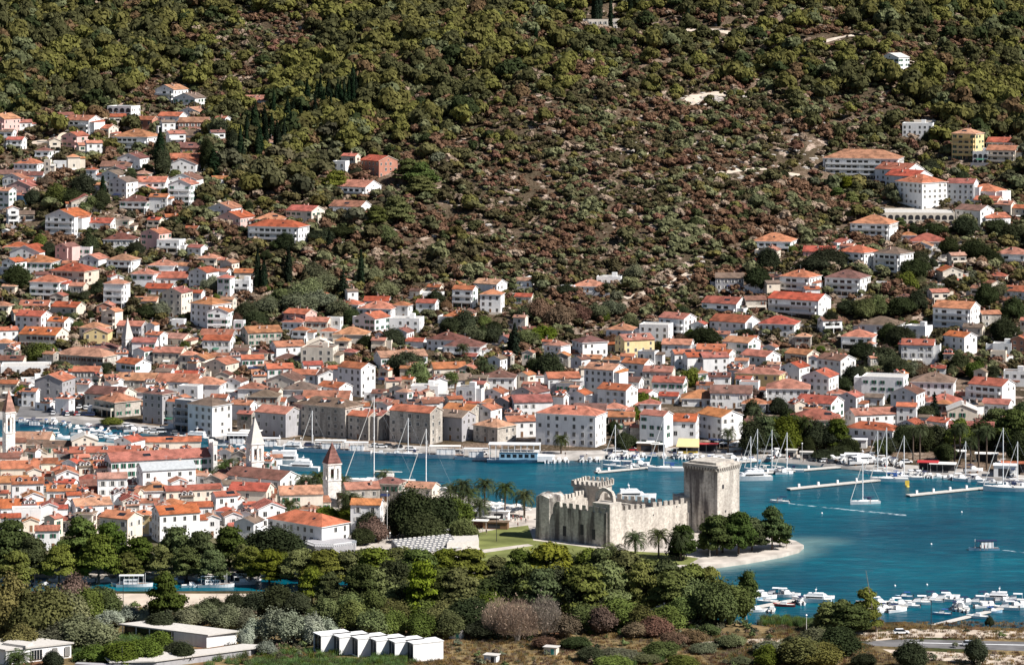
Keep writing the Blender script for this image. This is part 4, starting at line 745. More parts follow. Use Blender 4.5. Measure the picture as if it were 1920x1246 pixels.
fo = forest(x, y); patch = .5+.5*np.sin(X/17+np.sin(D/23)*2)*np.sin(D/19+np.cos(X/31)*2)
keep = (rng.uniform(0, 1, len(X)) < np.clip(fo*1.35-.15-.5*patch*(fo < .9), .02, 1)) & (y < 640)
bare_spots = [(490,75,95,40),(880,25,14,30),(1130,22,50,14),(1330,55,130,14),(1540,75,60,12),(1320,190,50,16),(1500,290,60,40),(560,420,60,20),(740,350,30,60),(60,265,70,14),(1400,72,30,7),(1450,78,30,7),(1510,82,30,7),(1560,76,30,7),(1240,120,40,8),(1740,122,50,9)]
TRK = [(1090,62),(1145,61),(1200,60),(1265,59),(1330,58),(1365,64),(1400,70),(1450,77),(1500,84),(1545,80),(1600,68),(1215,128),(1240,124),(1270,121),(1300,120),(1280,198),(1305,185),(1325,180),(1345,178),(1390,174),(60,270),(110,262),(160,240),(235,205),(200,222),(1180,300),(1205,292),(1230,285),(1265,277),(1300,270),(1350,262),(1340,330),(1380,323),(1420,318),(1460,324),(1500,330),(1170,560),(1210,550),(1250,540),(1285,520),(1320,500),(868,10),(884,22),(886,40),(876,30)]
bare_spots += [(tx, ty+3, 26, 7) for tx, ty in TRK]+[(1680,126,40,16),(477,216,38,18),(505,282,30,14),(1720,262,40,14),(1814,310,50,16),(1136,52,50,12),(684,345,40,16)]
for (bx, by, rx, ry) in bare_spots: keep &= ~((((x-bx)/rx)**2+((y-by)/ry)**2 < 1) & (rng.uniform(0, 1, len(X)) < .9))
X, D, z, x, y, fo = (q[keep] for q in (X, D, z, x, y, fo))
s = (.72+1.05*rng.uniform(0, 1, len(X))**1.7)*(.8+.4*fo); ok = freeof(X, D, s*2.4); X, D, z, x, y, fo, s = (q[ok] for q in (X, D, z, x, y, fo, s))
order = np.argsort(D-40*s); near, far = order[:300], order[300:]
PM = [qmesh('hill_pine', np.concatenate([q, np.array([[(-.2, 0, -1), (.2, 0, -1), (.15, 0, 5), (-.15, 0, 5)], [(0, -.2, -1), (0, .2, -1), (0, .15, 5), (0, -.15, 5)]])]), [LEAF[k], M['bark']], [0]*len(q)+[1, 1]) for k in ('pine', 'pined', 'olive', 'pine') for q in PT[:3]]
for i in near:
    o = obj('hill_pine', PM[int(rng.integers(len(PM)))], None, (float(X[i]), float(D[i]), float(z[i])-.2), float(rng.uniform(0, 6.28))); o.scale = (float(s[i]), float(s[i]), float(s[i]*rng.uniform(.85, 1.2)))
    tag(o, None, 'pine tree', 'rounded pines scattered over the lower hillside'); later(o, 'small round-topped hillside pine', float(x[i]), float(y[i]-10))
q, ids = instances(PT, X[far], D[far], z[far]-.2, s[far], s[far]*rng.uniform(1.0, 1.4, len(far)), rng.integers(0, 4, len(far)))
hue = rng.choice(6, len(far), p=[.36, .2, .1, .16, .12, .06]); nf = np.sin(X[far]/31+1.7*np.sin(D[far]/43))+np.sin(D[far]/27+1.3*np.sin(X[far]/37)); hue[(nf > .9) & (rng.uniform(0, 1, len(far)) < .6)] = 3; hue[(nf < -.8) & (rng.uniform(0, 1, len(far)) < .65)] = 1; 
tag(obj('pine_wood', qmesh('pine_wood', q, [LEAF[k] for k in ('pine', 'pined', 'oak', 'yg', 'olive', 'brown')], hue[ids])), 'pine wood covering the upper hillside', 'wood', kind='stuff')
ST = [hill_q(3.0, 2.6, n, 15, .72) for n in (2, 3, 4)]
X, D, z, x, y = scatter(68000, 1400, 2190)
fo = forest(x, y); n1 = np.sin(X/9+np.sin(D/13)*1.5)*np.sin(D/11+np.cos(X/15)*1.5)
keep = (rng.uniform(0, 1, len(X)) < .85+.2*n1) & (y < 740) & (D > shoreD(X)+60)
for (bx, by, rx, ry) in bare_spots[1:]: keep &= ~((((x-bx)/rx)**2+((y-by)/ry)**2 < .8) & (rng.uniform(0, 1, len(X)) < .75))
keep &= ~((x > 1280) & (x < 1560) & (y > 230) & (y < 340) & (rng.uniform(0, 1, len(X)) < .3)) & ~((x > 1740) & (x < 1830) & (y > 470) & (y < 560) & (rng.uniform(0, 1, len(X)) < .75))
X, D, z, x, y = (q[keep] for q in (X, D, z, x, y)); s = (.4+1.5*rng.uniform(0, 1, len(X))**1.9)*(1+.35*np.sin(X/16+np.sin(D/24)*1.6)*np.sin(D/20+np.cos(X/27)*1.7))*np.where(y > 560, .75, 1)
ok = freeof(X, D, s*1.0+.2); X, D, z, x, y, s = (q[ok] for q in (X, D, z, x, y, s))
q, ids = instances(ST, X, D, z-.2, s, s*rng.uniform(.7, 1.15, len(X)), rng.integers(0, 3, len(X)))
hue = rng.choice(8, len(X), p=[.10, .17, .18, .15, .08, .07, .11, .14]); warm = (x > 650) & (x < 1560) & (y > 240) & (y < 640) & (rng.uniform(0, 1, len(X)) < .45); hue[warm] = rng.choice([1, 2, 2, 3, 4, 7, 6], warm.sum())
nf = np.sin(X/13+1.7*np.sin(D/19))+np.sin(D/15+1.3*np.sin(X/21)); rr_2 = rng.uniform(0, 1, len(X)); hue[(nf > .7) & (rr_2 < .6)] = 2; hue[(nf < -.7) & (rr_2 < .6)] = 3; hue[(abs(nf) < .25) & (rr_2 < .5)] = 1
tag(obj('hillside_scrub', qmesh('hillside_scrub', q, [LEAF[k] for k in ('oak', 'olive', 'brown', 'dkscrub', 'rust', 'yg', 'pine', 'dry')], hue[ids])), 'mixed brown and green scrub on the hillside', 'scrub', kind='stuff')
# pale limestone
rk = MB(); rr_ = random.Random(3)
def rock(X, D, z, r):
    n = 6; top = rr_.uniform(.25, .6)*r; v = []
    for lev, (k, zz) in enumerate(((1, -.8*r), (1, top*.4), (.55, top))):
        for i in range(n): a = i*2*math.pi/n+.3*lev; q = r*k*rr_.uniform(.7, 1.2); v.append((X+q*math.cos(a)*1.5, D+q*math.sin(a), z+zz*rr_.uniform(.85, 1.15)))
    f = [(l*n+i, l*n+(i+1) % n, (l+1)*n+(i+1) % n, (l+1)*n+i) for l in range(2) for i in range(n)]+[tuple(range(2*n, 3*n))]; rk.add(v, f)
for _ in range(900):
    if rr_.random() < .35: x_, y_ = rr_.gauss(1775, 32), rr_.gauss(510, 26)
    elif rr_.random() < .45: x_, y_ = rr_.uniform(1180, 1580), rr_.uniform(180, 350)
    elif rr_.random() < .3: x_, y_ = rr_.gauss(1330, 25), rr_.gauss(187, 6)
    else: x_, y_ = rr_.uniform(600, 1600), rr_.uniform(200, 570)
    X_, D_, z_ = hit(x_, y_)
    if clear(X_, D_, .5): rock(X_, D_, z_, rr_.uniform(.5, 1.7))
tag(rk.obj('limestone_rocks', plain('limestone', (.44, .40, .36), .95, .3)), 'pale limestone outcrops showing through the scrub', 'rocks', kind='stuff')

# --- near shore undergrowth, reeds and grass ---
def nearscatter(n, ylo, yhi, xlo, xhi):
    x = rng.uniform(xlo, xhi, n); y = rng.uniform(ylo, yhi, n); D = F*(H-2)/(y-YH); X = (x-960)/F*D; return X, D, np.full(n, 2.0), x, y
X, D, z, x, y = nearscatter(2600, 1128, 1262, -20, 1940)
road = (x > 1575) & (y > 1176)
lim = np.where(x < 1000, 0, 1)
keep = (~road | (rng.uniform(0, 1, len(x)) < .06)) & ~((x > 195) & (x < 470) & (y < 1142)) & ~((x > 830) & (x < 1640) & (y > 1190) & (rng.uniform(0, 1, len(x)) < .85)) & ~((x > 575) & (x < 840) & (y > 1188)) & ~((x > 215) & (x < 500) & (y > 1175)) & ~((x < 150) & (y > 1200)) & (D < nearD(X)-3)
keep &= ~((x > 1430) & (y < 1190) & (rng.uniform(0, 1, len(x)) < .8))
X, D, z, x, y = (q[keep] for q in (X, D, z, x, y)); s = rng.uniform(.35, .95, len(X))*np.where(y < 1180, 1.15, .8)
BT = [bush_q(2.4, 1.9, n, 60, .34) for n in (3, 4, 5)]
q, ids = instances(BT, X, D, z-.1, s, s, rng.integers(0, 3, len(X))); hue = rng.choice(6, len(X), p=[.25, .22, .16, .14, .12, .11])
tag(obj('undergrowth', qmesh('undergrowth', q, [LEAF[k] for k in ('oak', 'bright', 'dkscrub', 'olive', 'brown', 'rust')], hue[ids])), 'low mixed undergrowth on the near shore', 'undergrowth', kind='stuff')
def blades(n, hgt, wid):
    a = rng.uniform(0, 6.28, n); r = rng.uniform(0, .8, n)**.8; b = np.stack([r*np.cos(a), r*np.sin(a), a*0], -1); d = np.stack([rng.normal(size=n)*.22, rng.normal(size=n)*.22, rng.uniform(.7, 1.1, n)], -1)*hgt
    s = rng.normal(size=(n, 3)); s[:, 2] = 0; s /= np.linalg.norm(s, axis=1)[:, None]; s *= wid
    return np.stack([b-s, b+s, b+d+s*.3, b+d-s*.3], 1)
def clumps(name, mats, zones, tm, label, cat, pr=None):
    XX_, DD_, nn_ = [], [], []
    for (n, x0, x1, y0, y1) in zones:
        X, D, z, x, y = nearscatter(n, y0, y1, x0, x1); XX_.append(X); DD_.append(D)
    X = np.concatenate(XX_); D = np.concatenate(DD_); s = rng.uniform(.7, 1.3, len(X)); q, ids = instances(tm, X, D, X*0+1.95, s, s, rng.integers(0, len(tm), len(X))); hue = rng.choice(len(mats), len(X), p=pr)
    tag(obj(name, qmesh(name, q, [LEAF[k] for k in mats], hue[ids])), label, cat, kind='stuff')
RB = [blades(60, 1.5, .045) for _ in range(3)]; GB = [blades(26, .6, .05) for _ in range(3)]
clumps('reed_bed', ('reed', 'olive', 'bright'), [(90,560,900,1165,1190),(60,1060,1350,1165,1190),(200,140,260,1205,1240),(160,225,290,1190,1222),(300,470,760,1240,1256),(110,700,780,1222,1244),(60,1425,1480,1160,1172),(60,1480,1540,1165,1176),(120,380,640,1222,1250),(50,1100,1240,1225,1252)], RB, 'pale green reeds growing in the wet ground', 'reeds', [.6, .2, .2])
clumps('dry_grass', ('straw', 'dry', 'olive', 'rust'), [(2600,820,1640,1188,1255),(300,620,860,1236,1255),(500,1440,1960,1166,1186),(300,1640,1960,1222,1252),(220,1600,1960,1188,1198),(250,470,620,1222,1245),(300,0,300,1138,1200)], GB, 'dry yellow and reddish grass on the near ground', 'grass', [.4, .25, .15, .2])
# ---------------- castle ----------------
UM = MB().box(-.5, .5, -.5, .5, 0, 1).add([(-.5,-.5,1),(.5,-.5,1),(.5,.5,1),(-.5,.5,1),(0,0,1.04)], [(0,1,4),(1,2,4),(2,3,4),(3,0,4)]).mesh('merlon', [M['castle']])
castle = empty('castle', (32, 1015, 2)); tag(castle, 'weathered stone fortress with battlements and corner towers on the lawn beside the water', 'castle'); CO = Vector((32, 1015, 2))
def loc(p): return (p[0]-CO.x, p[1]-CO.y)
def merlons(par, A, B, z0, z1, thick=.6, w_=1.5, gap=.95, h_=1.6, skip=()):
    A = Vector(A); B = Vector(B); L = (B-A).length; n = max(2, int(L/(w_+gap))); ang = math.atan2(B.y-A.y, B.x-A.x); r_ = random.Random(int(L*10))
    for i in range(n):
        if i in skip: continue
        t = (i+.5)/n; p = A.lerp(B, t); o = obj('merlon', UM, par, (p.x, p.y, z0+(z1-z0)*t-.05), ang); o.scale = (w_*r_.uniform(.85, 1.1), thick, h_*r_.uniform(.75, 1.1))
def cwall(A, B, zA, zB, thick=2.0, nm='curtain_wall', skip=(), mat=None):
    A = Vector(loc(A)); B = Vector(loc(B)); d = (B-A).normalized(); n = Vector((-d.y, d.x))
    m = MB(); q = [A-n*0, B-n*0, B+n*thick, A+n*thick]; seg = 16; V = []; r_ = random.Random(int(A.x*7))
    for i in range(seg+1):
        t = i/seg; p = A.lerp(B, t); z = zA+(zB-zA)*t-2
        V += [(p.x, p.y, -.5), (p.x, p.y, z), (p.x+n.x*.6, p.y+n.y*.6, z), (p.x+n.x*.6, p.y+n.y*.6, z-1.0), (p.x+n.x*thick, p.y+n.y*thick, z-1.0), (p.x+n.x*thick, p.y+n.y*thick, -.5)]
    f = []
    for i in range(seg):
        for k in range(5): a = i*6+k; f.append((a, a+6, a+7, a+1))
    f += [(0, 1, 2, 3, 4, 5), tuple(seg*6+k for k in (5, 4, 3, 2, 1, 0))]; m.add(V, f)
    w_ = m.obj(nm, mat or M['castle'], castle); merlons(w_, A+n*.3, B+n*.3, zA-2, zB-2, skip=skip); return w_
Np, Lp, Bp, Rp = (29.4, 993.2), (9.5, 1009.5), (25.5, 1041), (57.0, 1021)
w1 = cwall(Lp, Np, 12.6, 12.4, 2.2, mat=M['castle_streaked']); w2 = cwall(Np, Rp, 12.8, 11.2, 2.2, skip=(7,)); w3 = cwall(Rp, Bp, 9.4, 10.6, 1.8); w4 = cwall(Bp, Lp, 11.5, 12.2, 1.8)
def roundtower(nm, c, r, z1, n, rot, par, jag, taper=.06, flat=True):
    m = MB(); rr_ = random.Random(8); rings = [(-.5, 1+taper), (z1*.35, 1+taper*.3), (z1*.8, 1), (z1, 1)]; V = []
    for z, k in rings:
        for i in range(n): a = rot+i*2*math.pi/n; V.append((c[0]+r*k*math.cos(a), c[1]+r*k*math.sin(a), z+(rr_.uniform(-jag, jag) if z == z1 else 0)))
    f = [(l*n+i, l*n+(i+1) % n, (l+1)*n+(i+1) % n, (l+1)*n+i) for l in range(3) for i in range(n)]; b = len(V)
    for k, z in ((.72, z1+jag*.4), (.35, z1+jag*.9)):
        for i in range(n): a = rot+i*2*math.pi/n; V.append((c[0]+r*k*math.cos(a), c[1]+r*k*math.sin(a), z+rr_.uniform(-jag, jag)*.6))
    for l in range(2):
        s0 = 3*n if l == 0 else b; s1 = b if l == 0 else b+n; f += [(s0+i, s0+(i+1) % n, s1+(i+1) % n, s1+i) for i in range(n)]
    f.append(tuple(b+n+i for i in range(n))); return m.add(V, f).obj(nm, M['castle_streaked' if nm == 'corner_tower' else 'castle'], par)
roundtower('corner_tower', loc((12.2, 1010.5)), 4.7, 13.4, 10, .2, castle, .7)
# near bastion with ruined arch
bx = loc((30.3, 996.6)); a_ = R(37)
bm = MB(); s = 6.2
def rotp(u, v, c=bx, a=a_): return (c[0]+u*math.cos(a)-v*math.sin(a), c[1]+u*math.sin(a)+v*math.cos(a))
al = R(-37)
def sq(c, s1, s2, a): return [(c[0]+u*math.cos(a)-v*math.sin(a), c[1]+u*math.sin(a)+v*math.cos(a)) for u, v in ((-s1, -s2), (s1, -s2), (s1, s2), (-s1, s2))]
near = MB().prism(sq(loc((29.6, 997.4)), 3.4, 3.0, R(-39)+R(78)*0), -.5, 13.3); near.obj('bastion', M['castle'], castle)
# free-standing broken arch on the bastion
arch = MB(); ring = [(2.4*math.cos(t), 2.4*math.sin(t)) for t in [math.pi*j/9 for j in range(10)]]; out = [(3.5+.2*(j % 3), -1.2) if j == 0 else ((-3.6, -1.2) if j == 9 else (ring[j][0]*1.42, ring[j][1]*1.38+.35*((j*7) % 3)/2)) for j in range(10)]
V = [];
for y_ in (-.55, .55):
    V += [(x_, y_, z_+1.0) for x_, z_ in ring]+[(x_, y_, z_+1.0) for x_, z_ in out]
f = []
for j in range(9): f += [(j, j+1, j+11, j+10), (20+j+1, 20+j, 30+j, 31+j), (10+j, 11+j, 31+j, 30+j), (j+1, j, 20+j, 21+j)]
arch.add(V, f); ao = arch.obj('ruined_arch', M['castle'], castle, (*loc((29.2, 999.5)), 13.0), R(-35)); ao.scale = (1.0, 1.3, 1.0)
# back keep
kp = sq(loc((26.2, 1040)), 4.6, 4.6, R(-30)); ko = MB().prism(kp, -.5, 11.7).obj('back_tower', M['castle'], castle)
kp2 = sq(loc((26.2, 1040)), 5.1, 5.1, R(-30))
for i in range(4): merlons(ko, kp2[i], kp2[(i+1) % 4], 12.4, 12.4, .55, .9, .8, 1.4)
MB().prism(kp2, 11.7, 12.45).obj('parapet', M['castle'], ko)
# great tower
c0 = Vector((65.2, 1015.5)); al = R(37); Lc = c0+Vector((-math.cos(al), math.sin(al)))*12.8; Rc = c0+Vector((math.sin(al), math.cos(al)))*12.8; Bc = Lc+(Rc-c0)
tq = [loc(p) for p in (c0, Rc, Bc, Lc)]
gt_ = MB().prism(tq, -.5, 20.2); cen = sum((Vector(p) for p in tq), Vector((0, 0)))/4
big = [tuple(cen+(Vector(p)-cen)*1.045) for p in tq]; 
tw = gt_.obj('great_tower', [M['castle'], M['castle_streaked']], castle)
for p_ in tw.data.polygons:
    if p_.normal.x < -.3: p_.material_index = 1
MB().prism(big, 20.9, 21.7).prism([tuple(cen+(Vector(p)-cen)*.8) for p in tq], 21.7, 22.4).obj('tower_parapet', M['castle'], tw)
UC = MB().box(-.28, .28, -.5, .1, -.9, 0).mesh('corbel', [M['castle']])
for i in range(4):
    A, B = Vector(tq[i]), Vector(tq[(i+1) % 4]); ang = math.atan2(B.y-A.y, B.x-A.x)
    for k in range(12):
        p = A.lerp(B, (k+.5)/12); obj('corbel', UC, tw, (p.x, p.y, 20.9), ang)
def slit(par, A, B, t, z, w_=.7, h_=1.0):
    A, B = Vector(A), Vector(B); p = A.lerp(B, t); MB().box(-w_/2, w_/2, -.03, .1, -h_/2, h_/2).obj('window', M['dark'], par, (p.x, p.y, z), math.atan2(B.y-A.y, B.x-A.x))
slit(tw, tq[0], tq[1], .25, 14.8, 1.1, 1.3); slit(tw, tq[0], tq[1], .36, 6.8, .7, .7); slit(tw, tq[3], tq[0], .62, 6.6, .7, .8)
for t, z in ((.12, 8.3), (.3, 3.9), (.55, 7.4), (.83, 8.8)): slit(w2, loc(Np), loc(Rp), t, z, .45, .5)
for t, z in ((.35, 3.2), (.62, 4.4), (.8, 3.4)): slit(w1, loc(Lp), loc(Np), t, z, 1.3, 3.2)
roundtower('round_turret', loc((55.5, 1026)), 4.0, 11.0, 12, 0, castle, .5)
# ---------------- bell towers ----------------
def belltower(xc, yb, wpx, ybel, ysp, yap, yaw, lab, roofm='tower_stone', wm='tower_stone', D=None, nar=2):
    if D is None: X, D, z = hit(xc, yb)
    else: z = 2.0
    X = (xc-960)/F*D; k = F/D; th = R(yaw); s = wpx/k/(math.cos(th)+abs(math.sin(th)))/2
    zz = lambda y: H-(y-YH)*D/F
    o = empty('bell_tower', (X, D+s, z), th); tag(o, lab, 'bell tower'); FOOT.append((X, D+s, s))
    z1, z2, z3 = zz(ybel)-z, zz(ysp)-z, zz(yap)-z
    sh_ = MB().box(-s, s, -s, s, -3, z1); sh_.box(-s-.2, s+.2, -s-.2, s+.2, z1, z1+.35).obj('shaft', M[wm], o)
    b = MB(); hb = z2-z1; p = .22*s
    for sx in (-1, 1):
        for sy in (-1, 1): b.box(sx*s-(p*1.8 if sx > 0 else 0), sx*s+(p*1.8 if sx < 0 else 0), sy*s-(p*1.8 if sy > 0 else 0), sy*s+(p*1.8 if sy < 0 else 0), z1+.35, z2-.4)
    for i in range(1, nar):
        u = -s+2*s*i/nar
        for sy in (-1, 1): b.box(u-p*.4, u+p*.4, sy*s-(.4 if sy > 0 else 0), sy*s+(.4 if sy < 0 else 0), z1+.35, z2-.4); b.box(sy*s-(.4 if sy > 0 else 0), sy*s+(.4 if sy < 0 else 0), u-p*.4, u+p*.4, z1+.35, z2-.4)
    ah = hb*.22
    for sy in (-1, 1): b.box(-s+p*1.8, s-p*1.8, sy*(s-.2)-.2, sy*(s-.2)+.2, z2-.4-ah, z2-.402)
    for sy in (-1, 1): b.box(sy*(s-.2)-.2, sy*(s-.2)+.2, -s+p*1.8, s-p*1.8, z2-.4-ah, z2-.404)
    b.box(-s-.25, s+.25, -s-.25, s+.25, z2-.4, z2); b.obj('belfry', M[wm], o)
    bl = MB(); bl.tube((0, 0, z1+hb*.35), (0, 0, z1+hb*.6), .55, .28, 8).tube((0, 0, z1+hb*.6), (0, 0, z2-.4), .05); bl.obj('bell', M['brownsh'], o)
    sp = MB(); sp.cone((0, 0, z2), (s+.2)*1.414, z3-z2, 4, math.pi/4); sp.tube((0, 0, z3-.2), (0, 0, z3+1), .06); sp.obj('spire', roofm if not isinstance(roofm, str) else M[roofm], o); return o
belltower(477, 905, 34, 866, 831, 783, -60, 'pale stone bell tower with a grey needle spire behind the church roof', M['concrete'], D=1100)
belltower(622, 942, 35, 901, 869, 830, -65, 'square white bell tower with brown pyramid roof beside the palms', ROOF['b'], nar=2)
belltower(15, 880, 25, 812, 772, 730, -60, 'tall narrow bell tower with pinkish spire at the left edge', ROOF['p'], D=1150)
belltower(238, 672, 22, 663, 634, 596, -55, 'slim village church tower with tall pale spire', M['concrete'])
# parapet end wall of the long palace
X, D, z = hit(398, 905); g = MB().box(-.7, .7, -3.5, 3.5, 0, 13.5).box(-.9, .9, -3.6, -1.8, 13.5, 14.6).box(-.9, .9, 1.8, 3.6, 13.5, 14.6); g.box(-.75, .75, -1.2, 1.2, 13.5, 14.0)
t_ = empty('gate_tower', (X, D+2, 2), R(20)); tag(t_, 'narrow crenellated stone tower at the right end of the long palace', 'tower'); g.obj('wall', M['tower_stone'], t_); MB().box(-.3, .3, -3.56, -3.45, 8, 10.2).obj('window', M['dark'], t_)
# ---------------- near buildings ----------------
def W(x, y, z): return P(x, y, z)[:2]
def lerp(a, b, t): return (a[0]+(b[0]-a[0])*t, a[1]+(b[1]-a[1])*t)
def inset(poly, k):
    c = (sum(p[0] for p in poly)/len(poly), sum(p[1] for p in poly)/len(poly)); return [lerp(c, p, k) for p in poly]
def thing(nm, lab, cat, grp=None): return tag(empty(nm), lab, cat, grp)
pav = thing('pavilion', 'flat-roofed white pavilion with dark glazed front among the reeds', 'pavilion')
rf = [W(222,1169,5.4), W(283,1162,5.4), W(449,1182,5.4), W(390,1190,5.4)]
MB().prism(rf, 5.15, 5.5).obj('roof', M['concrete'], pav)
A_, B_, C_, D_ = rf; MB().prism([lerp(A_, D_, .62), lerp(B_, C_, .62), lerp(B_, C_, .97), lerp(A_, D_, .985)], 2, 5.15).obj('wall', WALL['w'], pav)
MB().prism([lerp(lerp(A_, D_, .03), lerp(B_, C_, .03), .1), lerp(lerp(A_, D_, .03), lerp(B_, C_, .03), .9), lerp(lerp(A_, D_, .615), lerp(B_, C_, .615), .9), lerp(lerp(A_, D_, .615), lerp(B_, C_, .615), .1)], 2, 5.15).obj('glazing', M['glass'], pav)
for t in (.05, .2, .35, .5, .6): p = lerp(A_, D_, t); MB().box(-.12, .12, -.12, .12, 2, 5.15).obj('column', M['frame'], pav, (p[0], p[1]+.2, 0))
low = thing('long_low_building', 'long low building with white-edged flat roof below the pavilion', 'building')
rf = [W(196,1231,4.0), W(215,1226,4.0), W(395,1215,4.0), W(455,1206,4.0), W(493,1208,4.0), W(480,1213,4.0), W(290,1238,4.0), W(205,1240,4.0)]
MB().prism(rf, 3.7, 4.05).obj('roof', M['concrete'], low); MB().prism(inset(rf, .93), 1.9, 3.7).obj('wall', WALL['g'], low)
for i in range(14):
    p = lerp(rf[6], rf[5], (i+.5)/14); q = lerp(rf[1], rf[3], (i+.5)/14); p = lerp(p, q, .12); MB().box(-.7, .7, -.05, .05, 2.2, 3.4).obj('window', M['glass'], low, (p[0], p[1]-.35, 0), .35)
MB().prism([W(140,1243,3.2), W(145,1240,3.2), W(215,1243,3.2), W(300,1250,3.2), W(290,1254,3.2)], 1.9, 3.2).obj('annex', WALL['g'], low)
bl = thing('flat_building', 'white flat-roofed building with vertical window bars at the bottom left corner', 'building')
rf = [W(-60,1216,6.0), W(45,1191,6.0), W(139,1204,6.0), W(14,1222,6.0)]; rf[3] = W(12, 1216, 6.0)
rf = [W(-70,1205,6.0), W(45,1191,6.0), W(139,1203,6.0), W(10,1217,6.0)]
MB().prism(rf, 5.6, 6.0).obj('roof', M['concrete'], bl); MB().prism(inset(rf, .95), 2, 5.6).obj('wall', WALL['w'], bl)
A_, D_ = rf[3], rf[2]; an = math.atan2(D_[1]-A_[1], D_[0]-A_[0])
for t, w_ in ((.14, 2.4), (.45, 3.0), (.72, 1.2), (.9, 1.2)):
    p = lerp(A_, D_, t); wo = MB().box(-w_/2, w_/2, -.04, .3, 2.6, 5.0).obj('window', M['glass'], bl, (p[0]+.02, p[1]+.12, 0), an)
    for k in range(5): MB().box(-.05, .05, -.1, .0, 2.6, 5.0).obj('window_bar', M['frame'], wo, (-w_/2+w_*k/4, -.03, 0))
rt = MB().prism(inset([W(5,1203,6.7), W(20,1196,6.7), W(62,1202,6.7), W(48,1209,6.7)], 1), 6.0, 6.6); rt.obj('roof_light', M['concrete'], bl)
for i in range(6):
    b_ = thing('bungalow', ['leftmost bungalow of the white row, glazed end in shade', 'second white bungalow from the left in the row', 'third white bungalow from the left in the row', 'fourth white bungalow from the left in the row', 'fifth white bungalow from the left in the row', 'rightmost white bungalow, its whole long side showing'][i], 'bungalow', 'white box bungalows in a row')
    x_, y_ = 602+34.6*i, 1225+3.1*i; X, D, z = hit(x_, y_); b_.location = (X, D, 2); hh = 4.6
    w_ = MB().box(.0, 8.6, 0, .25, 0, hh).box(0, 8.6, 4.75, 5.0, 0, hh).box(8.35, 8.6, .25, 4.75, 0, hh).box(.0, 8.6, .25, 4.75, -.1, .1); w_.obj('wall', WALL['w'], b_)
    MB().box(-.15, 8.75, -.12, 5.12, hh, hh+.22).obj('roof', WALL['w'], b_); MB().box(.25, .35, .25, 4.75, .1, hh).obj('glazing', M['glass'], b_); MB().box(.18, .25, 2.4, 2.5, .1, hh).obj('glazing_bar', M['frame'], b_)
    e = MB().box(-.02, .25, 0, .25, 0, hh)
    # the end faces the viewer's left: open frame
    b_.rotation_euler = (0, 0, R(27)); FOOT.append((X+4, D+2, 4))
for (x_, y_, lab, c) in ((922, 1240, 'small pale concrete hut in the dry grass near the bottom edge', 'w'), (1034, 1225, 'small flat-roofed shack with green shutter in the scrub', 'c'), (856, 1195, 'little turquoise and white shed at the edge of the thicket', 'w')):
    o = thing('shed', lab, 'shed'); X, D, z = hit(x_, y_); o.location = (X, D, 2); o.rotation_euler = (0, 0, R(-20)); MB().box(-1.7, 1.7, -1.2, 1.2, 0, 1.9).obj('wall', WALL[c], o); MB().box(-2, 2, -1.5, 1.5, 1.9, 2.05).obj('roof', M['concrete'], o); MB().box(.2, 1.1, -1.24, -1.2, .1, 1.6).obj('door', M['teal'] if c == 'c' or x_ < 900 else M['dark'], o)
# ---------------- island furniture ----------------
gs = thing('grandstand', 'open-air grandstand of white seats beside the lawn', 'grandstand'); A = Vector(W(756, 1039, 2)); B = Vector(W(866, 1028, 2)); d = (B-A).normalized(); n = Vector((-d.y, d.x)); L = (B-A).length
gs.location = (A.x, A.y, 2); gs.rotation_euler = (0, 0, math.atan2(d.y, d.x)); fr = MB()
for r_ in range(8): fr.box(0, L, r_*1.0, r_*1.0+1.0, 0, .3+r_*.42)
fr.obj('frame', M['grey'], gs)
US = MB().box(-.5, .5, .1, .34, 0, .08).box(-.5, .5, .3, .34, .08, .24).mesh('seat', [M['frame']])
for r_ in range(8):
    for k in range(12): obj('seat', US, gs, ((k+.5+(.35 if r_ % 2 else 0))/12.5*L, r_*1.0+.3, .32+r_*.42))
sc_ = thing('advertising_wall', 'white panel wall with a magenta sign above the grandstand', 'panel wall'); A = W(800,1010,2); B = W(879,1003,2); an = math.atan2(B[1]-A[1], B[0]-A[0]); L = math.hypot(B[0]-A[0], B[1]-A[1]); sc_.location = (*A, 2); sc_.rotation_euler = (0, 0, an)
MB().box(0, L, 0, .3, 0, 2.6).obj('panel', M['white'], sc_); MB().box(L*.55, L*.72, -.03, 0, .9, 2.0).obj('sign', M['magenta'], sc_)
st = thing('stone_stage', 'low pale stone block beside the grandstand', 'platform'); MB().prism([W(838,1030,2), W(850,1012,2), W(895,1010,2), W(898,1024,2)], 2, 4.0).obj('block', M['concrete'], st)
te = thing('terrace', 'curved terrace with white balustrade below the villa', 'terrace'); pts = [W(572,1030,2), W(590,1036,2), W(625,1037,2), W(668,1032,2), W(664,1020,2), W(580,1020,2)]
MB().prism(pts, 2, 4.0).obj('terrace_wall', WALL['g'], te); 
for i in range(3):
    p, q = pts[i], pts[i+1]; n_ = int(math.hypot(q[0]-p[0], q[1]-p[1])/.7)
    for k in range(n_): r_ = lerp(p, q, (k+.5)/n_); MB().box(-.12, .12, -.12, .12, 4.0, 4.75).obj('baluster', M['white'], te, (r_[0], r_[1]+.2, 0))
    m_ = lerp(p, q, .5); MB().box(-math.hypot(q[0]-p[0], q[1]-p[1])/2, math.hypot(q[0]-p[0], q[1]-p[1])/2, -.16, .16, 4.75, 4.9).obj('handrail', M['white'], te, (m_[0], m_[1]+.2, 0), math.atan2(q[1]-p[1], q[0]-p[0]))
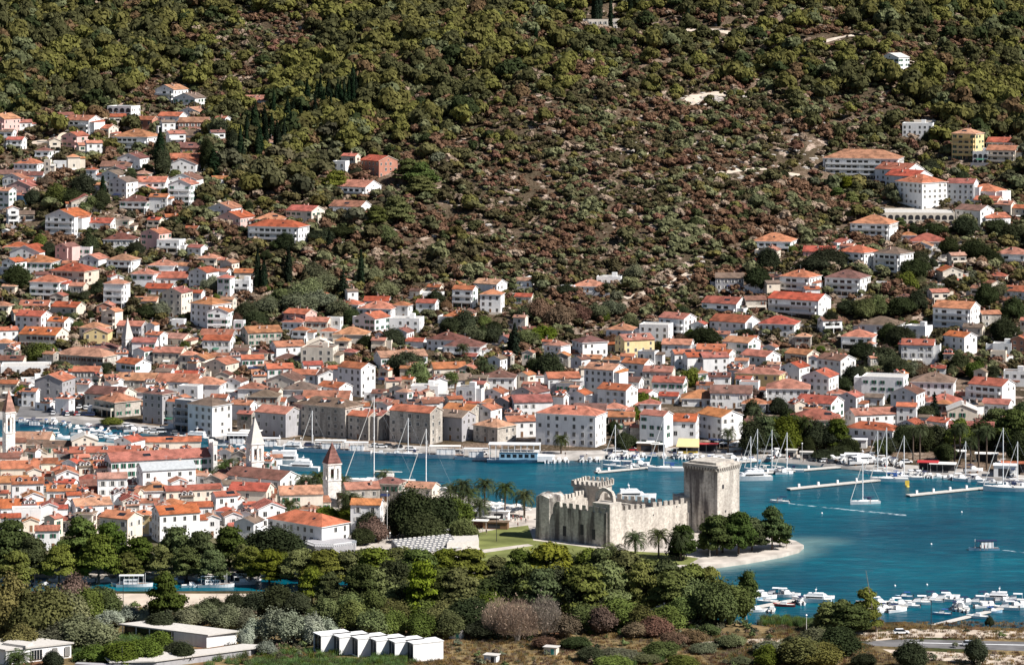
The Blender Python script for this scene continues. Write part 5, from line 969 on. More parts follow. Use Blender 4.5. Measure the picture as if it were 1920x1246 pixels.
# parasols
PC = MB(); n = 8; PC.add([(1.9*math.cos(i*math.pi/4), 1.9*math.sin(i*math.pi/4), 2.35) for i in range(8)]+[(0, 0, 3.05)], [(i, (i+1) % 8, 8) for i in range(8)]); PCm = PC.mesh('canopy', [M['canvas']]); PPm = MB().tube((0, 0, 0), (0, 0, 3.1), .05).box(-.35, .35, -.35, .35, 0, .12).mesh('pole', [M['frame']])
TBm = MB().tube((0, 0, .7), (0, 0, .76), .5, .5, 10).tube((0, 0, 0), (0, 0, .7), .05).mesh('table', [M['wood']])
def parasol(x, y, grp, k=1):
    X, D, z = hit(x, y); o = empty('parasol', (X, D, z)); tag(o, None, 'parasol', grp); later(o, 'white canvas parasol over cafe tables', x, y-10); c = obj('canopy', PCm, o); c.scale = (k, k, 1); obj('pole', PPm, o)
for x, y in [(853,954),(866,951),(880,958),(893,950),(905,956),(918,952),(930,958),(941,962),(953,960),(962,965),(973,962),(985,964),(921,962),(936,953),(968,956),(887,966)]: parasol(x, y+4, 'white parasols along the island promenade', 1.15)
for x, y in [(1357,842),(1372,846),(1392,846),(1400,843),(1440,842),(1345,838),(1384,840)]: parasol(x, y, 'white parasols on the far quay')
# yellow awning kiosk
X, D, z = hit(1289, 848); o = thing('yellow_awning', 'big yellow slanting awning on the far quay', 'awning'); o.location = (X, D, z); o.rotation_euler = (0, 0, R(-8))
MB().add([(-4, -3, 2.6), (4.6, -3, 2.6), (4.2, 2.6, 4.9), (-3.6, 2.6, 4.9), (-4, -3, 2.4), (4.6, -3, 2.4), (4.2, 2.6, 4.7), (-3.6, 2.6, 4.7)], [(0,1,2,3),(7,6,5,4),(4,5,1,0),(5,6,2,1),(7,4,0,3)]).obj('canopy', WALL['y'], o)
for u, v in ((-3.8, -2.8), (4.4, -2.8), (0, -2.8)): MB().tube((u, v, 0), (u, v, 2.5), .08).obj('post', M['frame'], o)
MB().box(-3.5, 4, 2.3, 2.6, 0, 4.6).obj('back_panel', M['dark'], o); MB().box(-3.5, 4, -2.4, -2.2, 0, .9).obj('counter', M['yellow'], o)
# restaurant tents, kiosks on the quay and promenade
def kiosk(x, y, w_, d_, h_, mat, roofm, lab, yaw=-10, posts=False, cat='kiosk'):
    X, D, z = hit(x, y); o = empty('kiosk', (X, D, z), R(yaw)); tag(o, None, cat); later(o, lab, x, y-8)
    if posts:
        for u in (-w_/2+.2, 0, w_/2-.2): MB().tube((u, -d_/2+.2, 0), (u, -d_/2+.2, h_), .07).obj('post', M['frame'], o)
        MB().box(-w_/2+.2, w_/2-.2, d_/2-.3, d_/2, 0, h_).obj('wall', mat, o)
    else: MB().box(-w_/2, w_/2, -d_/2, d_/2, 0, h_).obj('wall', mat, o); MB().box(-w_*.3, w_*.2, -d_/2-.03, -d_/2, .3, h_*.75).obj('opening', M['dark'], o)
    MB().box(-w_/2-.3, w_/2+.3, -d_/2-.3, d_/2+.3, h_, h_+.18).obj('roof', roofm, o)
for a in [(1484,857,4,3,2.8,WALL['c'],M['concrete'],'small beige kiosk with dark shutter'),(1512,860,4.5,3,2.6,WALL['c'],M['concrete'],'low beige kiosk with dark shutter'),(1600,866,6,4,3.0,WALL['w'],M['white'],'white quayside pavilion'),(1740,882,7,5,3.2,M['dark'],M['red'],'red-roofed waterfront bar'),(1768,884,9,5,3.0,M['dark'],M['canvas'],'cream-roofed waterfront bar'),
          (1885,892,8,5,4,WALL['w'],M['white'],'white boat shed by the marina'),(1905,888,10,5,4,M['dark'],ROOF['o'],'orange-roofed terrace by the marina'),(1608,838,7,4,3,WALL['w'],M['white'],'small white house-like kiosk'),(1790,860,8,4,3,M['dark'],M['canvas'],'long beige canopy'),(1850,865,8,4,3,M['dark'],M['canvas'],'pale terrace canopy'),
          (1325,846,8,3,2.8,M['dark'],M['red'],'restaurant terrace with red awning'),(1350,838,8,3,2.8,M['dark'],M['navy'],'restaurant terrace with blue awning'),(1215,845,8,3,3,M['wood'],M['canvas'],'brown-walled cafe terrace'),(1235,847,5,3,3,M['dark'],M['canvas'],'dark cafe terrace'),(443,826,9,4,3,M['dark'],M['canvas'],'long cream canopy on the quay'),(470,822,8,4,3,M['dark'],M['canvas'],'cream canopy by the bridge'),
          (888,990,9,3,2.6,M['brownsh'],M['canvas'],'promenade bar with cream canopy'),(915,984,7,3,2.6,M['dark'],M['frame'],'pergola bar on the promenade'),(930,990,8,3,2.2,M['wood'],ROOF['k'],'low wooden promenade stall'),(890,968,6,3,2.8,WALL['w'],M['white'],'white promenade tent'),(938,972,6,3,2.6,WALL['w'],M['white'],'small white promenade tent'),
          (30,752,6,4,2.6,M['dark'],M['white'],'white shelter by the car park'),(185,775,8,4,3,WALL['w'],M['white'],'white boat office')]: kiosk(*a, posts=a[5] in (M['dark'], M['brownsh']))
# lamps and poles
def pole(x, y, hpx, lab, kind='lamp'):
    X, D, z = hit(x, y); h_ = hpx*D/F; o = empty('street_lamp' if kind != 'pole' else 'pole', (X, D, z)); tag(o, None, 'street lamp' if kind != 'pole' else 'pole'); later(o, lab, x, y-hpx/2)
    MB().tube((0, 0, 0), (0, 0, h_), .11, .07, 6).obj('post', M['frame'] if kind == 'lamp' else M['dark'], o)
    if kind == 'lamp': MB().tube((0, 0, h_), (0, 0, h_+.2), .12, .3, 8).tube((0, 0, h_+.2), (0, 0, h_+.5), .3, .1, 8).obj('globe', M['white'], o)
    if kind == 'flood': MB().box(-.7, .7, -.15, .15, h_-.2, h_+.5).obj('lamp_head', M['silver'], o)
for a in [(73,1078,34,'street lamp on the island shore'),(128,1080,52,'tall street lamp on the island shore'),(302,1070,22,'white globe lamp under the pines'),(420,1072,22,'white globe lamp under the pines'),(731,1014,14,'white globe lamp beside the grandstand'),(1504,862,30,'white lamp on the marina walkway'),(703,842,10,'white quay lamp'),(524,832,14,'white quay lamp'),(564,836,14,'white quay lamp'),(1400,1160,20,'street lamp on the near shore'),(1512,1190,36,'thin street lamp by the near trees'),(1331,1044,24,'lamp post at the castle foot'),(941,963,26,'double lamp on the promenade')]: pole(*a)
for a in [(664,1100,84,'dark floodlight mast rising from the pines','flood'),(726,1012,90,'thin pale mast beside the big tree','lamp'),(931,1014,66,'dark lawn lamp post with crossbar','flood'),(231,1143,50,'dark pole at the edge of the gravel lot','pole'),(1746,1176,46,'dark pole on the near shore','pole'),(229,1252,42,'dark pole below the reed bed','pole'),(65,1110,34,'dark pole by the channel','pole'),(391,468,40,'pale electricity pole','pole'),(98,1120,30,'dark pole by the channel','pole')]: pole(*a)
# leaning bare mast on the near shore
X, D, z = hit(1644, 1184); o = empty('leaning_mast', (X, D, z)); tag(o, 'leaning weathered mast standing on the near shore by the pines', 'mast'); MB().tube((0, 0, 0), (-1.2, 0, 6), .28, .2).tube((-1.2, 0, 6), (-2.9, .4, 16.5), .16, .06).obj('post', M['barkg'], o); MB().tube((-1.2, 0, 6), (-.4, 0, 6.2), .06).obj('bracket', M['barkg'], o)
def track(pts, wd):
    V = [Vector(hit(x, y)) for x, y in pts]; m = MB(); W2 = []
    fine = []
    for a, b in zip(V, V[1:]):
        n_ = max(1, int((b-a).length/6))
        for i in range(n_): q = a.lerp(b, i/n_); fine.append(q)
    fine.append(V[-1]); vs = []
    for i, q in enumerate(fine):
        d = (fine[min(i+1, len(fine)-1)]-fine[max(i-1, 0)]); n_ = Vector((-d.y, d.x)).normalized()*wd/2
        for s_ in (-1, 1): X_, Y_ = q.x+s_*n_.x, q.y+s_*n_.y; vs.append((X_, Y_, float(gz(X_, Y_))+.5))
    m.add(vs, [(2*i, 2*i+1, 2*i+3, 2*i+2) for i in range(len(fine)-1)]); tag(m.obj('dirt_track', G_park), 'pale dirt track on the hillside', None, kind='structure')
track([(1090,62),(1200,60),(1330,58),(1400,70),(1500,84),(1545,80),(1600,68)], 4); track([(1215,128),(1260,122),(1300,120)], 4); track([(1280,198),(1305,185),(1340,178),(1390,174)], 9); track([(60,270),(110,262),(160,240),(235,205)], 6); track([(1700,118),(1740,122),(1790,128),(1820,140)], 7)
track([(1180,300),(1230,285),(1300,270),(1350,262)], 3); track([(1340,330),(1420,318),(1500,330)], 4); track([(1170,560),(1250,540),(1320,500)], 5); track([(560,470),(640,440),(700,425)], 4); track([(340,470),(370,430),(400,395),(440,360)], 4)
# hillside white/pale retaining walls
def lowwall(pts, lab, h_=1.0, mat=None):
    m = MB(); 
    for (x1, y1), (x2, y2) in zip(pts, pts[1:]):
        A = Vector(hit(x1, y1)); B = Vector(hit(x2, y2)); d = (B-A); n_ = Vector((-d.y, d.x, 0)).normalized()*.3
        m.add([A-n_-Vector((0,0,1)), B-n_-Vector((0,0,1)), B+n_-Vector((0,0,1)), A+n_-Vector((0,0,1)), A-n_+Vector((0,0,h_)), B-n_+Vector((0,0,h_)), B+n_+Vector((0,0,h_)), A+n_+Vector((0,0,h_))], [(3,2,1,0),(4,5,6,7),(0,1,5,4),(1,2,6,5),(2,3,7,6),(3,0,4,7)])
    o = m.obj('retaining_wall', mat or M['concrete']); tag(o, lab, 'wall')
for a in [([(70,268),(118,272),(118,276)], 'pale wall above the left houses beside the bare earth', 1.2), ([(1375,66),(1430,72),(1480,84),(1540,80),(1600,68)], 'thin pale wall along the ridge path', .7), ([(1715,118),(1760,124),(1800,134)], 'stone wall right of the lone white house', 1.2), ([(1632,402),(1700,412),(1780,408)], 'white retaining wall under the big hotel blocks', 1.8),
          ([(1500,612),(1560,616),(1610,620)], 'low cream wall behind the orange hipped house', 1.2), ([(1700,668),(1760,672)], 'low wall beside the dormered house', 1), ([(340,425),(370,395),(392,372)], 'pale stepped path wall climbing the left slope', .4), ([(640,460),(690,440)], 'white terrace wall right of the big slope house', 1.5), ([(70,430),(120,436)], 'low wall left of the big white block', 1), ([(1680,508),(1740,484),(1790,482)], 'cream wall above the limestone rocks', 1.5), ([(1300,596),(1380,602)], 'low wall above the upper lanes', 1)]: lowwall(*a)
for pts, lab in [([(380,345),(410,330),(430,322),(438,330),(415,338),(385,352)], 'l'), ([(868,10),(884,14),(890,30),(882,48),(872,46),(878,30),(866,18)], 'l')]:
    V = [hit(x, y) for x, y in pts]; m = MB().add([(p[0], p[1], p[2]+.35) for p in V], [tuple(range(len(V)))]); tag(m.obj('dirt_track', G_park), 'pale dirt track on the hillside', None, kind='structure')
# ---------------- boats ----------------
def hull(L, B, hf, mat=0, deck=1, n=9, m=None, stern=.85):
    m = m or MB(); V = []; prof = []
    for i in range(n+1):
        t = i/n; x = -L/2+L*t; w_ = B/2*(stern+(1-stern)*min(1, t*3))*(1-max(0, (t-.45)/.55)**2.2) if t < 1 else .02
        w_ = max(w_, .02); sh_ = hf*(1+.35*t*t); V += [(x, 0, -.35), (x+.1*t*L*.05, -w_*.75, 0), (x+.12*t*t*L*.12, -w_, sh_), (x+.12*t*t*L*.12, w_, sh_), (x+.1*t*L*.05, w_*.75, 0)]
    f = []
    for i in range(n):
        a, b = i*5, i*5+5; f += [(a, b, b+1, a+1), (a+1, b+1, b+2, a+2), (a+3, b+3, b+4, a+4), (a+4, b+4, b, a)]
    f.append((0, 1, 2, 3, 4)); m.add(V, f, mat)
    dk = [(V[i*5+2][0], V[i*5+2][1]*.9, V[i*5+2][2]-.12) for i in range(n+1)]; dk2 = [(p[0], -p[1], p[2]) for p in dk]
    m.add(dk+dk2, [(i, i+1, n+2+i, n+1+i) for i in range(n)], deck); return m
def grp_objs(name, parts):      # list of (name, mesh)
    return (name, parts)
BT_ = {}
def mk(kind, name, parts): BT_[kind] = (name, parts)
def motor(L, top, stripe='white'):
    B = L*.33; h_ = L*.11
    P_ = [('hull', hull(L, B, h_).mesh('hull', [M[stripe], M['frame']], False))]
    c = MB(); c.add([(-L*.12, -B*.34, h_), (L*.22, -B*.26, h_), (L*.22, B*.26, h_), (-L*.12, B*.34, h_), (-L*.12, -B*.3, h_+L*.13), (L*.08, -B*.26, h_+L*.13), (L*.08, B*.26, h_+L*.13), (-L*.12, B*.3, h_+L*.13)], [(4,5,6,7),(0,1,5,4),(2,3,7,6),(3,0,4,7)], 0)
    c.add([(L*.22, -B*.26, h_), (L*.22, B*.26, h_), (L*.08, B*.26, h_+L*.13), (L*.08, -B*.26, h_+L*.13)], [(0, 1, 2, 3)], 1); P_.append(('cabin', c.mesh('cabin', [M['white'], M['glass']])))
    if top: t = MB().box(-L*.34, L*.0, -B*.36, B*.36, h_+L*.2, h_+L*.215).tube((-L*.33, -B*.34, h_), (-L*.33, -B*.34, h_+L*.2), .03).tube((-L*.33, B*.34, h_), (-L*.33, B*.34, h_+L*.2), .03); P_.append(('canopy', t.mesh('canopy', [M[top]])))
    P_.append(('outboard', MB().box(-L*.53, -L*.48, -.2, .2, -.1, h_+.4).mesh('outboard', [M['dark']]))); return P_
mk('motor', 'motorboat', motor(6.5, None)); mk('motorb', 'motorboat', motor(7, 'navy')); mk('motorw', 'motorboat', motor(8, 'white')); mk('motorr', 'motorboat', motor(6.5, None, 'red')); mk('skiff', 'motorboat', motor(5.5, 'blue', 'aqua'))
def yacht(L):
    B = L*.26; h_ = L*.1; P_ = [('hull', hull(L, B, h_, n=12).mesh('hull', [M['white'], M['frame']]))]
    c = MB(); 
    for (a, b, z0, z1, k) in ((-.32, .2, 0, .07, .36), (-.3, .08, .07, .14, .3)): c.add([(L*a, -B*k, h_+L*z0), (L*b+L*.08, -B*k*.8, h_+L*z0), (L*b+L*.08, B*k*.8, h_+L*z0), (L*a, B*k, h_+L*z0), (L*a, -B*k, h_+L*z1), (L*b, -B*k*.8, h_+L*z1), (L*b, B*k*.8, h_+L*z1), (L*a, B*k, h_+L*z1)], [(4,5,6,7),(0,1,5,4),(1,2,6,5),(2,3,7,6),(3,0,4,7)], 0)
    c.box(-L*.28, L*.14, -B*.365, -B*.34, h_+L*.025, h_+L*.055, 1); c.box(-L*.28, L*.14, B*.34, B*.365, h_+L*.025, h_+L*.055, 1); P_.append(('superstructure', c.mesh('superstructure', [M['white'], M['glass']])))
    P_.append(('radar_mast', MB().tube((-L*.1, 0, h_+L*.14), (-L*.12, 0, h_+L*.28), .15, .06).box(-L*.13, -L*.09, -1.2, 1.2, h_+L*.22, h_+L*.225).mesh('radar_mast', [M['white']]))); return P_
mk('yacht', 'motor_yacht', yacht(16)); mk('bigyacht', 'motor_yacht', yacht(24))
def sail(L, cover, Hm=None):
    B = L*.28; h_ = L*.09; Hm = Hm or L*1.35; P_ = [('hull', hull(L, B, h_, n=12).mesh('hull', [M['white'], M['frame']]))]
    c = MB().add([(-L*.1, -B*.25, h_), (L*.25, -B*.14, h_), (L*.25, B*.14, h_), (-L*.1, B*.25, h_), (-L*.08, -B*.2, h_+L*.045), (L*.18, -B*.1, h_+L*.04), (L*.18, B*.1, h_+L*.04), (-L*.08, B*.2, h_+L*.045)], [(4,5,6,7),(0,1,5,4),(1,2,6,5),(2,3,7,6),(3,0,4,7)], 0).box(-L*.05, L*.12, -B*.23, -B*.215, h_+L*.012, h_+L*.03, 1); P_.append(('cabin', c.mesh('cabin', [M['white'], M['glass']])))
    P_.append(('mast', MB().tube((L*.08, 0, h_), (L*.08, 0, Hm), .2, .15, 6).box(L*.08-.06, L*.08+.06, -B*.35, B*.35, Hm*.55, Hm*.55+.08).box(L*.08-.06, L*.08+.06, -B*.25, B*.25, Hm*.78, Hm*.78+.08).mesh('mast', [M['white']])))
    P_.append(('boom', MB().tube((L*.07, 0, h_+L*.13), (-L*.32, 0, h_+L*.12), .2, .12, 6).mesh('boom', [M[cover]])))
    P_.append(('furled_jib', MB().tube((L*.5, 0, h_+.3), (L*.09, 0, Hm*.97), .15, .08, 5).mesh('furled_jib', [M['canvas']])))
    P_.append(('backstay', MB().tube((-L*.49, 0, h_), (L*.08, 0, Hm), .03, .03, 4).mesh('backstay', [M['metal']])))
    P_.append(('sprayhood', MB().box(-L*.2, -L*.1, -B*.25, B*.25, h_+L*.05, h_+L*.1).mesh('sprayhood', [M[cover]]))); return P_
mk('sail', 'sailing_boat', sail(11, 'navy')); mk('sailw', 'sailing_boat', sail(12, 'canvas')); mk('sailb', 'sailing_boat', sail(14, 'blue', 20)); mk('bigsail', 'sailing_yacht', sail(26, 'canvas', 33)); mk('midsail', 'sailing_yacht', sail(17, 'navy', 23))
def tour(L, hm, roofm, ch_=3.2):
    B = L*.24; h_ = L*.08; P_ = [('hull', hull(L, B, h_, n=12).mesh('hull', [M[hm], M['wood']]))]
    c = MB().box(-L*.3, L*.1, -B*.33, B*.33, h_, h_+1.9, 0); 
    for i in range(7): c.box(-L*.27+i*L*.055, -L*.27+i*L*.055+L*.035, -B*.34, -B*.33, h_+.8, h_+1.5, 1)
    P_.append(('cabin', c.mesh('cabin', [M['white'] if hm != 'dark' else M['wood'], M['glass']])))
    t = MB().box(-L*.42, L*.26, -B*.42, B*.42, h_+ch_, h_+ch_+.2)
    for i in range(6):
        for s_ in (-1, 1): t.tube((-L*.4+i*L*.13, s_*B*.4, h_), (-L*.4+i*L*.13, s_*B*.4, h_+ch_), .05)
    P_.append(('canopy', t.mesh('canopy', [M[roofm]]))); P_.append(('mast', MB().tube((L*.3, 0, h_), (L*.3, 0, h_+L*.3), .08).mesh('mast', [M['white']]))); return P_
mk('tourd', 'tour_boat', tour(18, 'white', 'canvas')); mk('tourw', 'tour_boat', tour(14, 'white', 'white')); mk('tourk', 'tour_boat', tour(10, 'aqua', 'navy', 2.3))
NB = 0
def boat(kind, x, y, head, desc=None, k=1.0, grp=None):
    global NB; NB += 1; nm, parts = BT_[kind]; D = F*(H-WL)/(y-YH); X = (x-960)/F*D
    if y < 960: D = min(D, float(shoreD(X))-2.5)
    o = empty(nm, (X, D, WL+.02), R(head)); o.scale = (k, k, k); cat = nm.replace('_', ' '); tag(o, None, cat, grp)
    later(o, desc or {'motor': 'white open motorboat', 'motorb': 'white motorboat with navy canopy', 'motorw': 'white motorboat with white hardtop', 'motorr': 'red-hulled motorboat', 'skiff': 'pale blue small boat with blue cover', 'sail': 'white sailing boat with navy sail cover', 'sailw': 'white sailing boat with pale sail cover', 'sailb': 'white sailing boat with blue sail cover', 'yacht': 'white motor yacht', 'bigyacht': 'large white motor yacht', 'tourd': 'long excursion boat with awning', 'tourw': 'white excursion boat with roof', 'tourk': 'small taxi boat with dark roof', 'bigsail': 'very tall-masted white sailing yacht', 'midsail': 'tall-masted sailing yacht'}[kind], x, y)
    for pn, me_ in parts: obj(pn, me_, o)
    return o
B_ = '''
tourd 615 842 176|tourw 665 842 175|tourd 828 856 178|tourw 887 860 176|motorw 1022 862 100|motorw 1035 862 95|motor 1048 861 80|motor 1060 860 100|motorb 1090 858 90|motor 1105 857 80|motor 1118 857 100|motorb 1143 856 90|motor 1150 858 100|motor 1160 857 80|motorw 1172 856 95|motor 1185 856 90|motorb 1195 857 90|motor 1206 856 100|skiff 1220 857 170|motor 1245 857 90
sail 1158 868 175|motorw 1150 876 170|motorb 1170 878 165|motor 1185 876 160|motorw 1200 872 20|motor 1212 875 150|skiff 1195 862 10|motorb 1265 858 95|motorw 1275 857 90|motor 1285 860 100|motorb 1295 858 80|motorw 1305 862 90|motor 1318 860 90|skiff 1330 862 80|motorw 1340 864 10|motor 1300 872 0|motorb 1320 872 20|motorw 1355 866 10|sailb 1250 882 185
sail 1412 892 172|sailw 1425 884 170|sailw 1452 886 160|motorb 1470 888 10|sail 1480 884 175|yacht 1408 900 188|motorw 1370 853 10|motor 1392 858 20|skiff 1408 854 5
sail 1622 944 195|motorb 1462 942 165|sailb 1668 902 178|sailw 1650 888 170|motorw 1705 890 95|motorw 1718 889 95|motorb 1728 888 95|motor 1738 887 90|motor 1690 888 100|skiff 1680 886 20|sail 1815 902 170|motorw 1830 899 10|midsail 1888 920 176|motorb 1850 908 170|motor 1862 906 0|motorw 1905 908 10|sailw 1905 902 178|motorb 1918 914 20|motor 1780 893 10|motorw 1800 896 15|motor 1755 890 10|sailw 1700 898 172
tourk 1845 1031 185|motorw 1432 1122 10|motorw 1448 1117 170|motor 1440 1130 175|motorb 1468 1116 10|motorw 1476 1118 0|motorr 1470 1136 172|motorb 1500 1130 100|yacht 1522 1128 170 .7|motor 1545 1122 10|skiff 1415 1124 15|motor 1448 1146 80|motor 1420 1146 10
motor 1625 1132 170|motorw 1650 1134 10|motor 1672 1132 170|motorb 1660 1144 10|motorw 1690 1136 0|motor 1705 1138 170|motorb 1682 1146 30|motor 1650 1148 40|skiff 1695 1120 178|motorw 1720 1132 175|motorb 1752 1122 10|motorw 1765 1126 170|motorb 1778 1120 0|motor 1786 1126 0|skiff 1766 1152 170|motor 1748 1128 175
motorb 1792 1140 80|motorw 1802 1142 70|motor 1812 1145 80|motorb 1815 1132 10|motorw 1830 1132 170|yacht 1866 1126 172 .7|motorb 1850 1122 10|motor 1885 1128 0|skiff 1862 1148 5|motor 1833 1158 165|motorw 1885 1142 170|motorb 1905 1138 10|motorr 1918 1136 0|motor 1845 1138 20|motorw 1900 1128 170|motor 1858 1136 100
motor 8 1086 170|motorb 40 1083 10|motorw 50 1080 175|motor 40 1098 170|motorb 98 1080 5|motorb 84 1100 10|motor 75 1098 170|motorw 130 1084 170|motor 212 1080 10|motorb 240 1086 175|motorr 255 1083 5|motor 228 1098 170|tourw 252 1099 2 .75|motor 300 1083 10|motorw 290 1082 175|motorb 370 1086 170|skiff 385 1098 10|motor 360 1100 5|tourw 405 1100 2 .75|motorw 455 1095 10|motorb 413 1084 170|motor 200 1090 10|skiff 330 1090 170|motor 470 1090 10|motorw 160 1090 5|motor 110 1090 170
tourk 60 800 175|motorb 82 812 175|motorw 112 822 10|skiff 40 787 170|motor 55 786 10|motorb 70 786 90|motorw 100 794 100|skiff 120 796 80|motorb 130 800 90|motor 145 803 100|motorw 160 806 170|motorb 172 810 10|motor 185 812 170|skiff 198 814 10|motorw 178 818 170|motor 200 822 0|motorb 215 820 170|motor 228 818 20|motorw 218 827 10|motor 240 822 175|motor 190 806 90|motorb 95 806 170|motorw 150 814 15|skiff 90 790 90|motor 110 788 90|motor 205 808 90|motorr 165 800 90
yacht 362 826 165|tourw 500 838 176|yacht 545 842 174 .8|motorb 575 842 178|motorw 745 850 178|motor 715 848 178|sailw 590 846 178|sail 770 852 178|motorw 455 845 5|tourw 440 833 176|motorb 420 838 170|yacht 130 1074 0 .01
yacht 1188 936 5|bigyacht 520 872 175|yacht 560 882 170|bigsail 712 912 178|midsail 806 922 178|motorw 1140 934 80|motor 1122 884 90
'''
for ln in B_.strip().replace('\n', '|').split('|'):
    q = ln.split()
    if len(q) > 4 and q[4] == '.01': continue
    boat(q[0], float(q[1]), float(q[2]), float(q[3]), k=float(q[4]) if len(q) > 4 else .95)
for kd, x, y, hd in [('motorw',1385,846,20),('motorw',1416,850,10),('motorb',1432,850,170),('motorw',1455,856,100),('motor',1560,864,10),('yacht',1625,870,10),('motorw',1645,870,170),('motorw',1660,874,80),('motorb',1675,872,100),('motor',1690,876,90),('motorw',1610,872,20),('motorw',1880,890,70),('yacht',1878,884,100),('motorb',1900,894,80),('motorw',1635,864,90),('motor',1668,866,10),('motorw',1580,868,90),('motorb',1825,886,10),('motorw',250,812,20),('motor',262,812,80),('motorw',320,806,10)]:
    o = boat(kd, x, y, hd, {'motorw': 'white hardtop motorboat stored ashore', 'motorb': 'navy-canopied motorboat stored ashore', 'motor': 'white motorboat stored ashore', 'yacht': 'white cruiser standing ashore'}[kd], k=.8 if kd == 'yacht' else 1.0); X, D, z = hit(x, y); o.location = (X, D, z+.75)
    MB().box(-1.6, -1.3, -.8, .8, -.75, .1).box(1.2, 1.5, -.8, .8, -.75, .1).obj('cradle', M['wood'], o)
# floating restaurant
D = F*(H-WL)/(860-YH); X = (970-960)/F*D; D = min(D, float(shoreD(X))-4); o = empty('houseboat', (X-.5, D, WL), R(-4)); tag(o, 'two-deck pale blue floating restaurant moored at the far quay', 'houseboat')
hull(21, 6, 1.2, n=10).obj('hull', [M['aqua'], M['white']], o); m = MB().box(-6, 8, -2.4, 2.4, 1.2, 3.9, 0)
for i in range(6): m.box(-5.4+i*2.2, -4.0+i*2.2, -2.44, -2.4, 2.0, 3.2, 1)
m.obj('lower_cabin', [M['aqua'], M['glass']], o); m = MB().box(-10, 9, -2.8, 2.8, 6.6, 6.85)
for i in range(9):
    for s_ in (-1, 1): m.tube((-9.6+i*2.3, s_*2.6, 1.2 if i < 2 else 3.9), (-9.6+i*2.3, s_*2.6, 6.6), .09)
m.box(-9.8, 8.8, -2.7, -2.6, 4.9, 5.0); m.obj('upper_canopy', [M['white']], o); MB().box(-6, 8.6, -2.6, 2.6, 3.9, 4.1).obj('upper_deck', M['frame'], o); MB().box(8, 13.5, -2.3, 2.3, .6, 2.6).obj('stern_platform', M['white'], o)
# helm people & wakes
def wake(pts, wd, lab):
    V = []; 
    for i, (x, y) in enumerate(pts): D = F*(H-WL)/(y-YH); X = (x-960)/F*D; w_ = wd*(.35+.65*i/len(pts)); V += [(X, D-w_, WL+.05), (X, D+w_, WL+.05)]
    m = MB().add(V, [(2*i, 2*i+2, 2*i+3, 2*i+1) for i in range(len(pts)-1)]); mm, t, b = newmat('wake_foam'); b.inputs['Base Color'].default_value = (.55, .65, .7, 1); b.inputs['Roughness'].default_value = .7
    a_ = ramp(t, noise(t, .9, 5, 'World', (.5, 1, 1)), [(.46, (0, 0, 0)), (.62, (.75, .75, .75))]); t.links.new(a_, b.inputs['Alpha']); tag(m.obj('boat_wake', mm), lab, 'wake', kind='stuff')
wake([(1478,943),(1500,946),(1540,950),(1590,955),(1640,960),(1700,966)], 1.7, 'white foamy wake behind the speeding motorboat'); wake([(1868,1030),(1890,1032),(1930,1036)], 1.3, 'short wake behind the taxi boat')
# ---------------- piers ----------------
def pier(A, B, w_, lab, z=1.55, boxes=0, posts=False):
    a = Vector(P(*A, z)[:2]); b = Vector(P(*B, z)[:2]); d = b-a; L = d.length; o = empty('pier', (a.x, a.y, 0), math.atan2(d.y, d.x)); tag(o, lab, 'pier')
    MB().box(0, L, -w_/2, w_/2, z-.35, z).obj('deck', M['concrete'], o)
    fl = MB().box(.3, L-.3, -w_/2+.15, w_/2-.15, 0, z-.351).obj('float', M['dark'], o)
    for i in range(boxes): MB().box(-.35, .35, -.3, .3, z, z+1.1).obj('service_pillar', M['white'], o, (L*(i+.6)/(boxes+.5), w_*.25, 0))
for a in [((1118,884),(1222,874),2.2,'short pontoon at the left end of the marina',1.6,2),((1282,872),(1420,862),2.4,'pontoon behind the castle keep',1.6,3),((1395,888),(1585,873),2.4,'pontoon with sailing boats left of the open basin',1.6,2),((1478,915),(1640,899),2.6,'long bare pontoon pointing left with white service pillars',1.6,4),((1640,899),(1770,888),2.4,'pontoon carrying the blue-covered sailing boats',1.6,1),((1702,927),(1842,913),2.6,'bare pontoon at the right with four white pillars',1.6,4),((1842,913),(1960,905),2.2,'pontoon behind the large sailing yacht',1.6,1),
          ((1420,1136),(1515,1118),2.0,'narrow jetty with motorboats at the near left',1.5,0),((1690,1132),(1760,1120),2.0,'short jetty with moored boats on the near shore',1.5,0),((1742,1172),(1880,1138),1.6,'long thin jetty running out from the near shore',1.5,0),((1600,1140),(1700,1134),2.0,'jetty between the near pines and the moored boats',1.5,0)]: pier(*a)
X, D, _ = P(1701, 912, WL); o = empty('buoy', (X, D, WL)); tag(o, 'yellow square navigation mark floating in the marina', 'buoy'); MB().tube((0, 0, -.4), (0, 0, .5), .9, .7, 10).obj('float', M['yellow'], o); MB().box(-.75, .75, -.06, .06, .7, 2.2).tube((0, 0, .4), (0, 0, .8), .08).obj('board', M['yellow'], o)
for x, y in [(1338,930),(1803,960),(1541,962),(1678,1098),(1738,1096),(1746,1020)]:
    X, D, _ = P(x, y, WL); o = MB().tube((0, 0, -.2), (0, 0, .25), .3, .28, 8).tube((0, 0, .25), (0, 0, .45), .28, .05, 8).obj('mooring_buoy', M['white'], None, (X, D, WL)); tag(o, None, 'buoy'); later(o, 'small white mooring buoy', x, y)
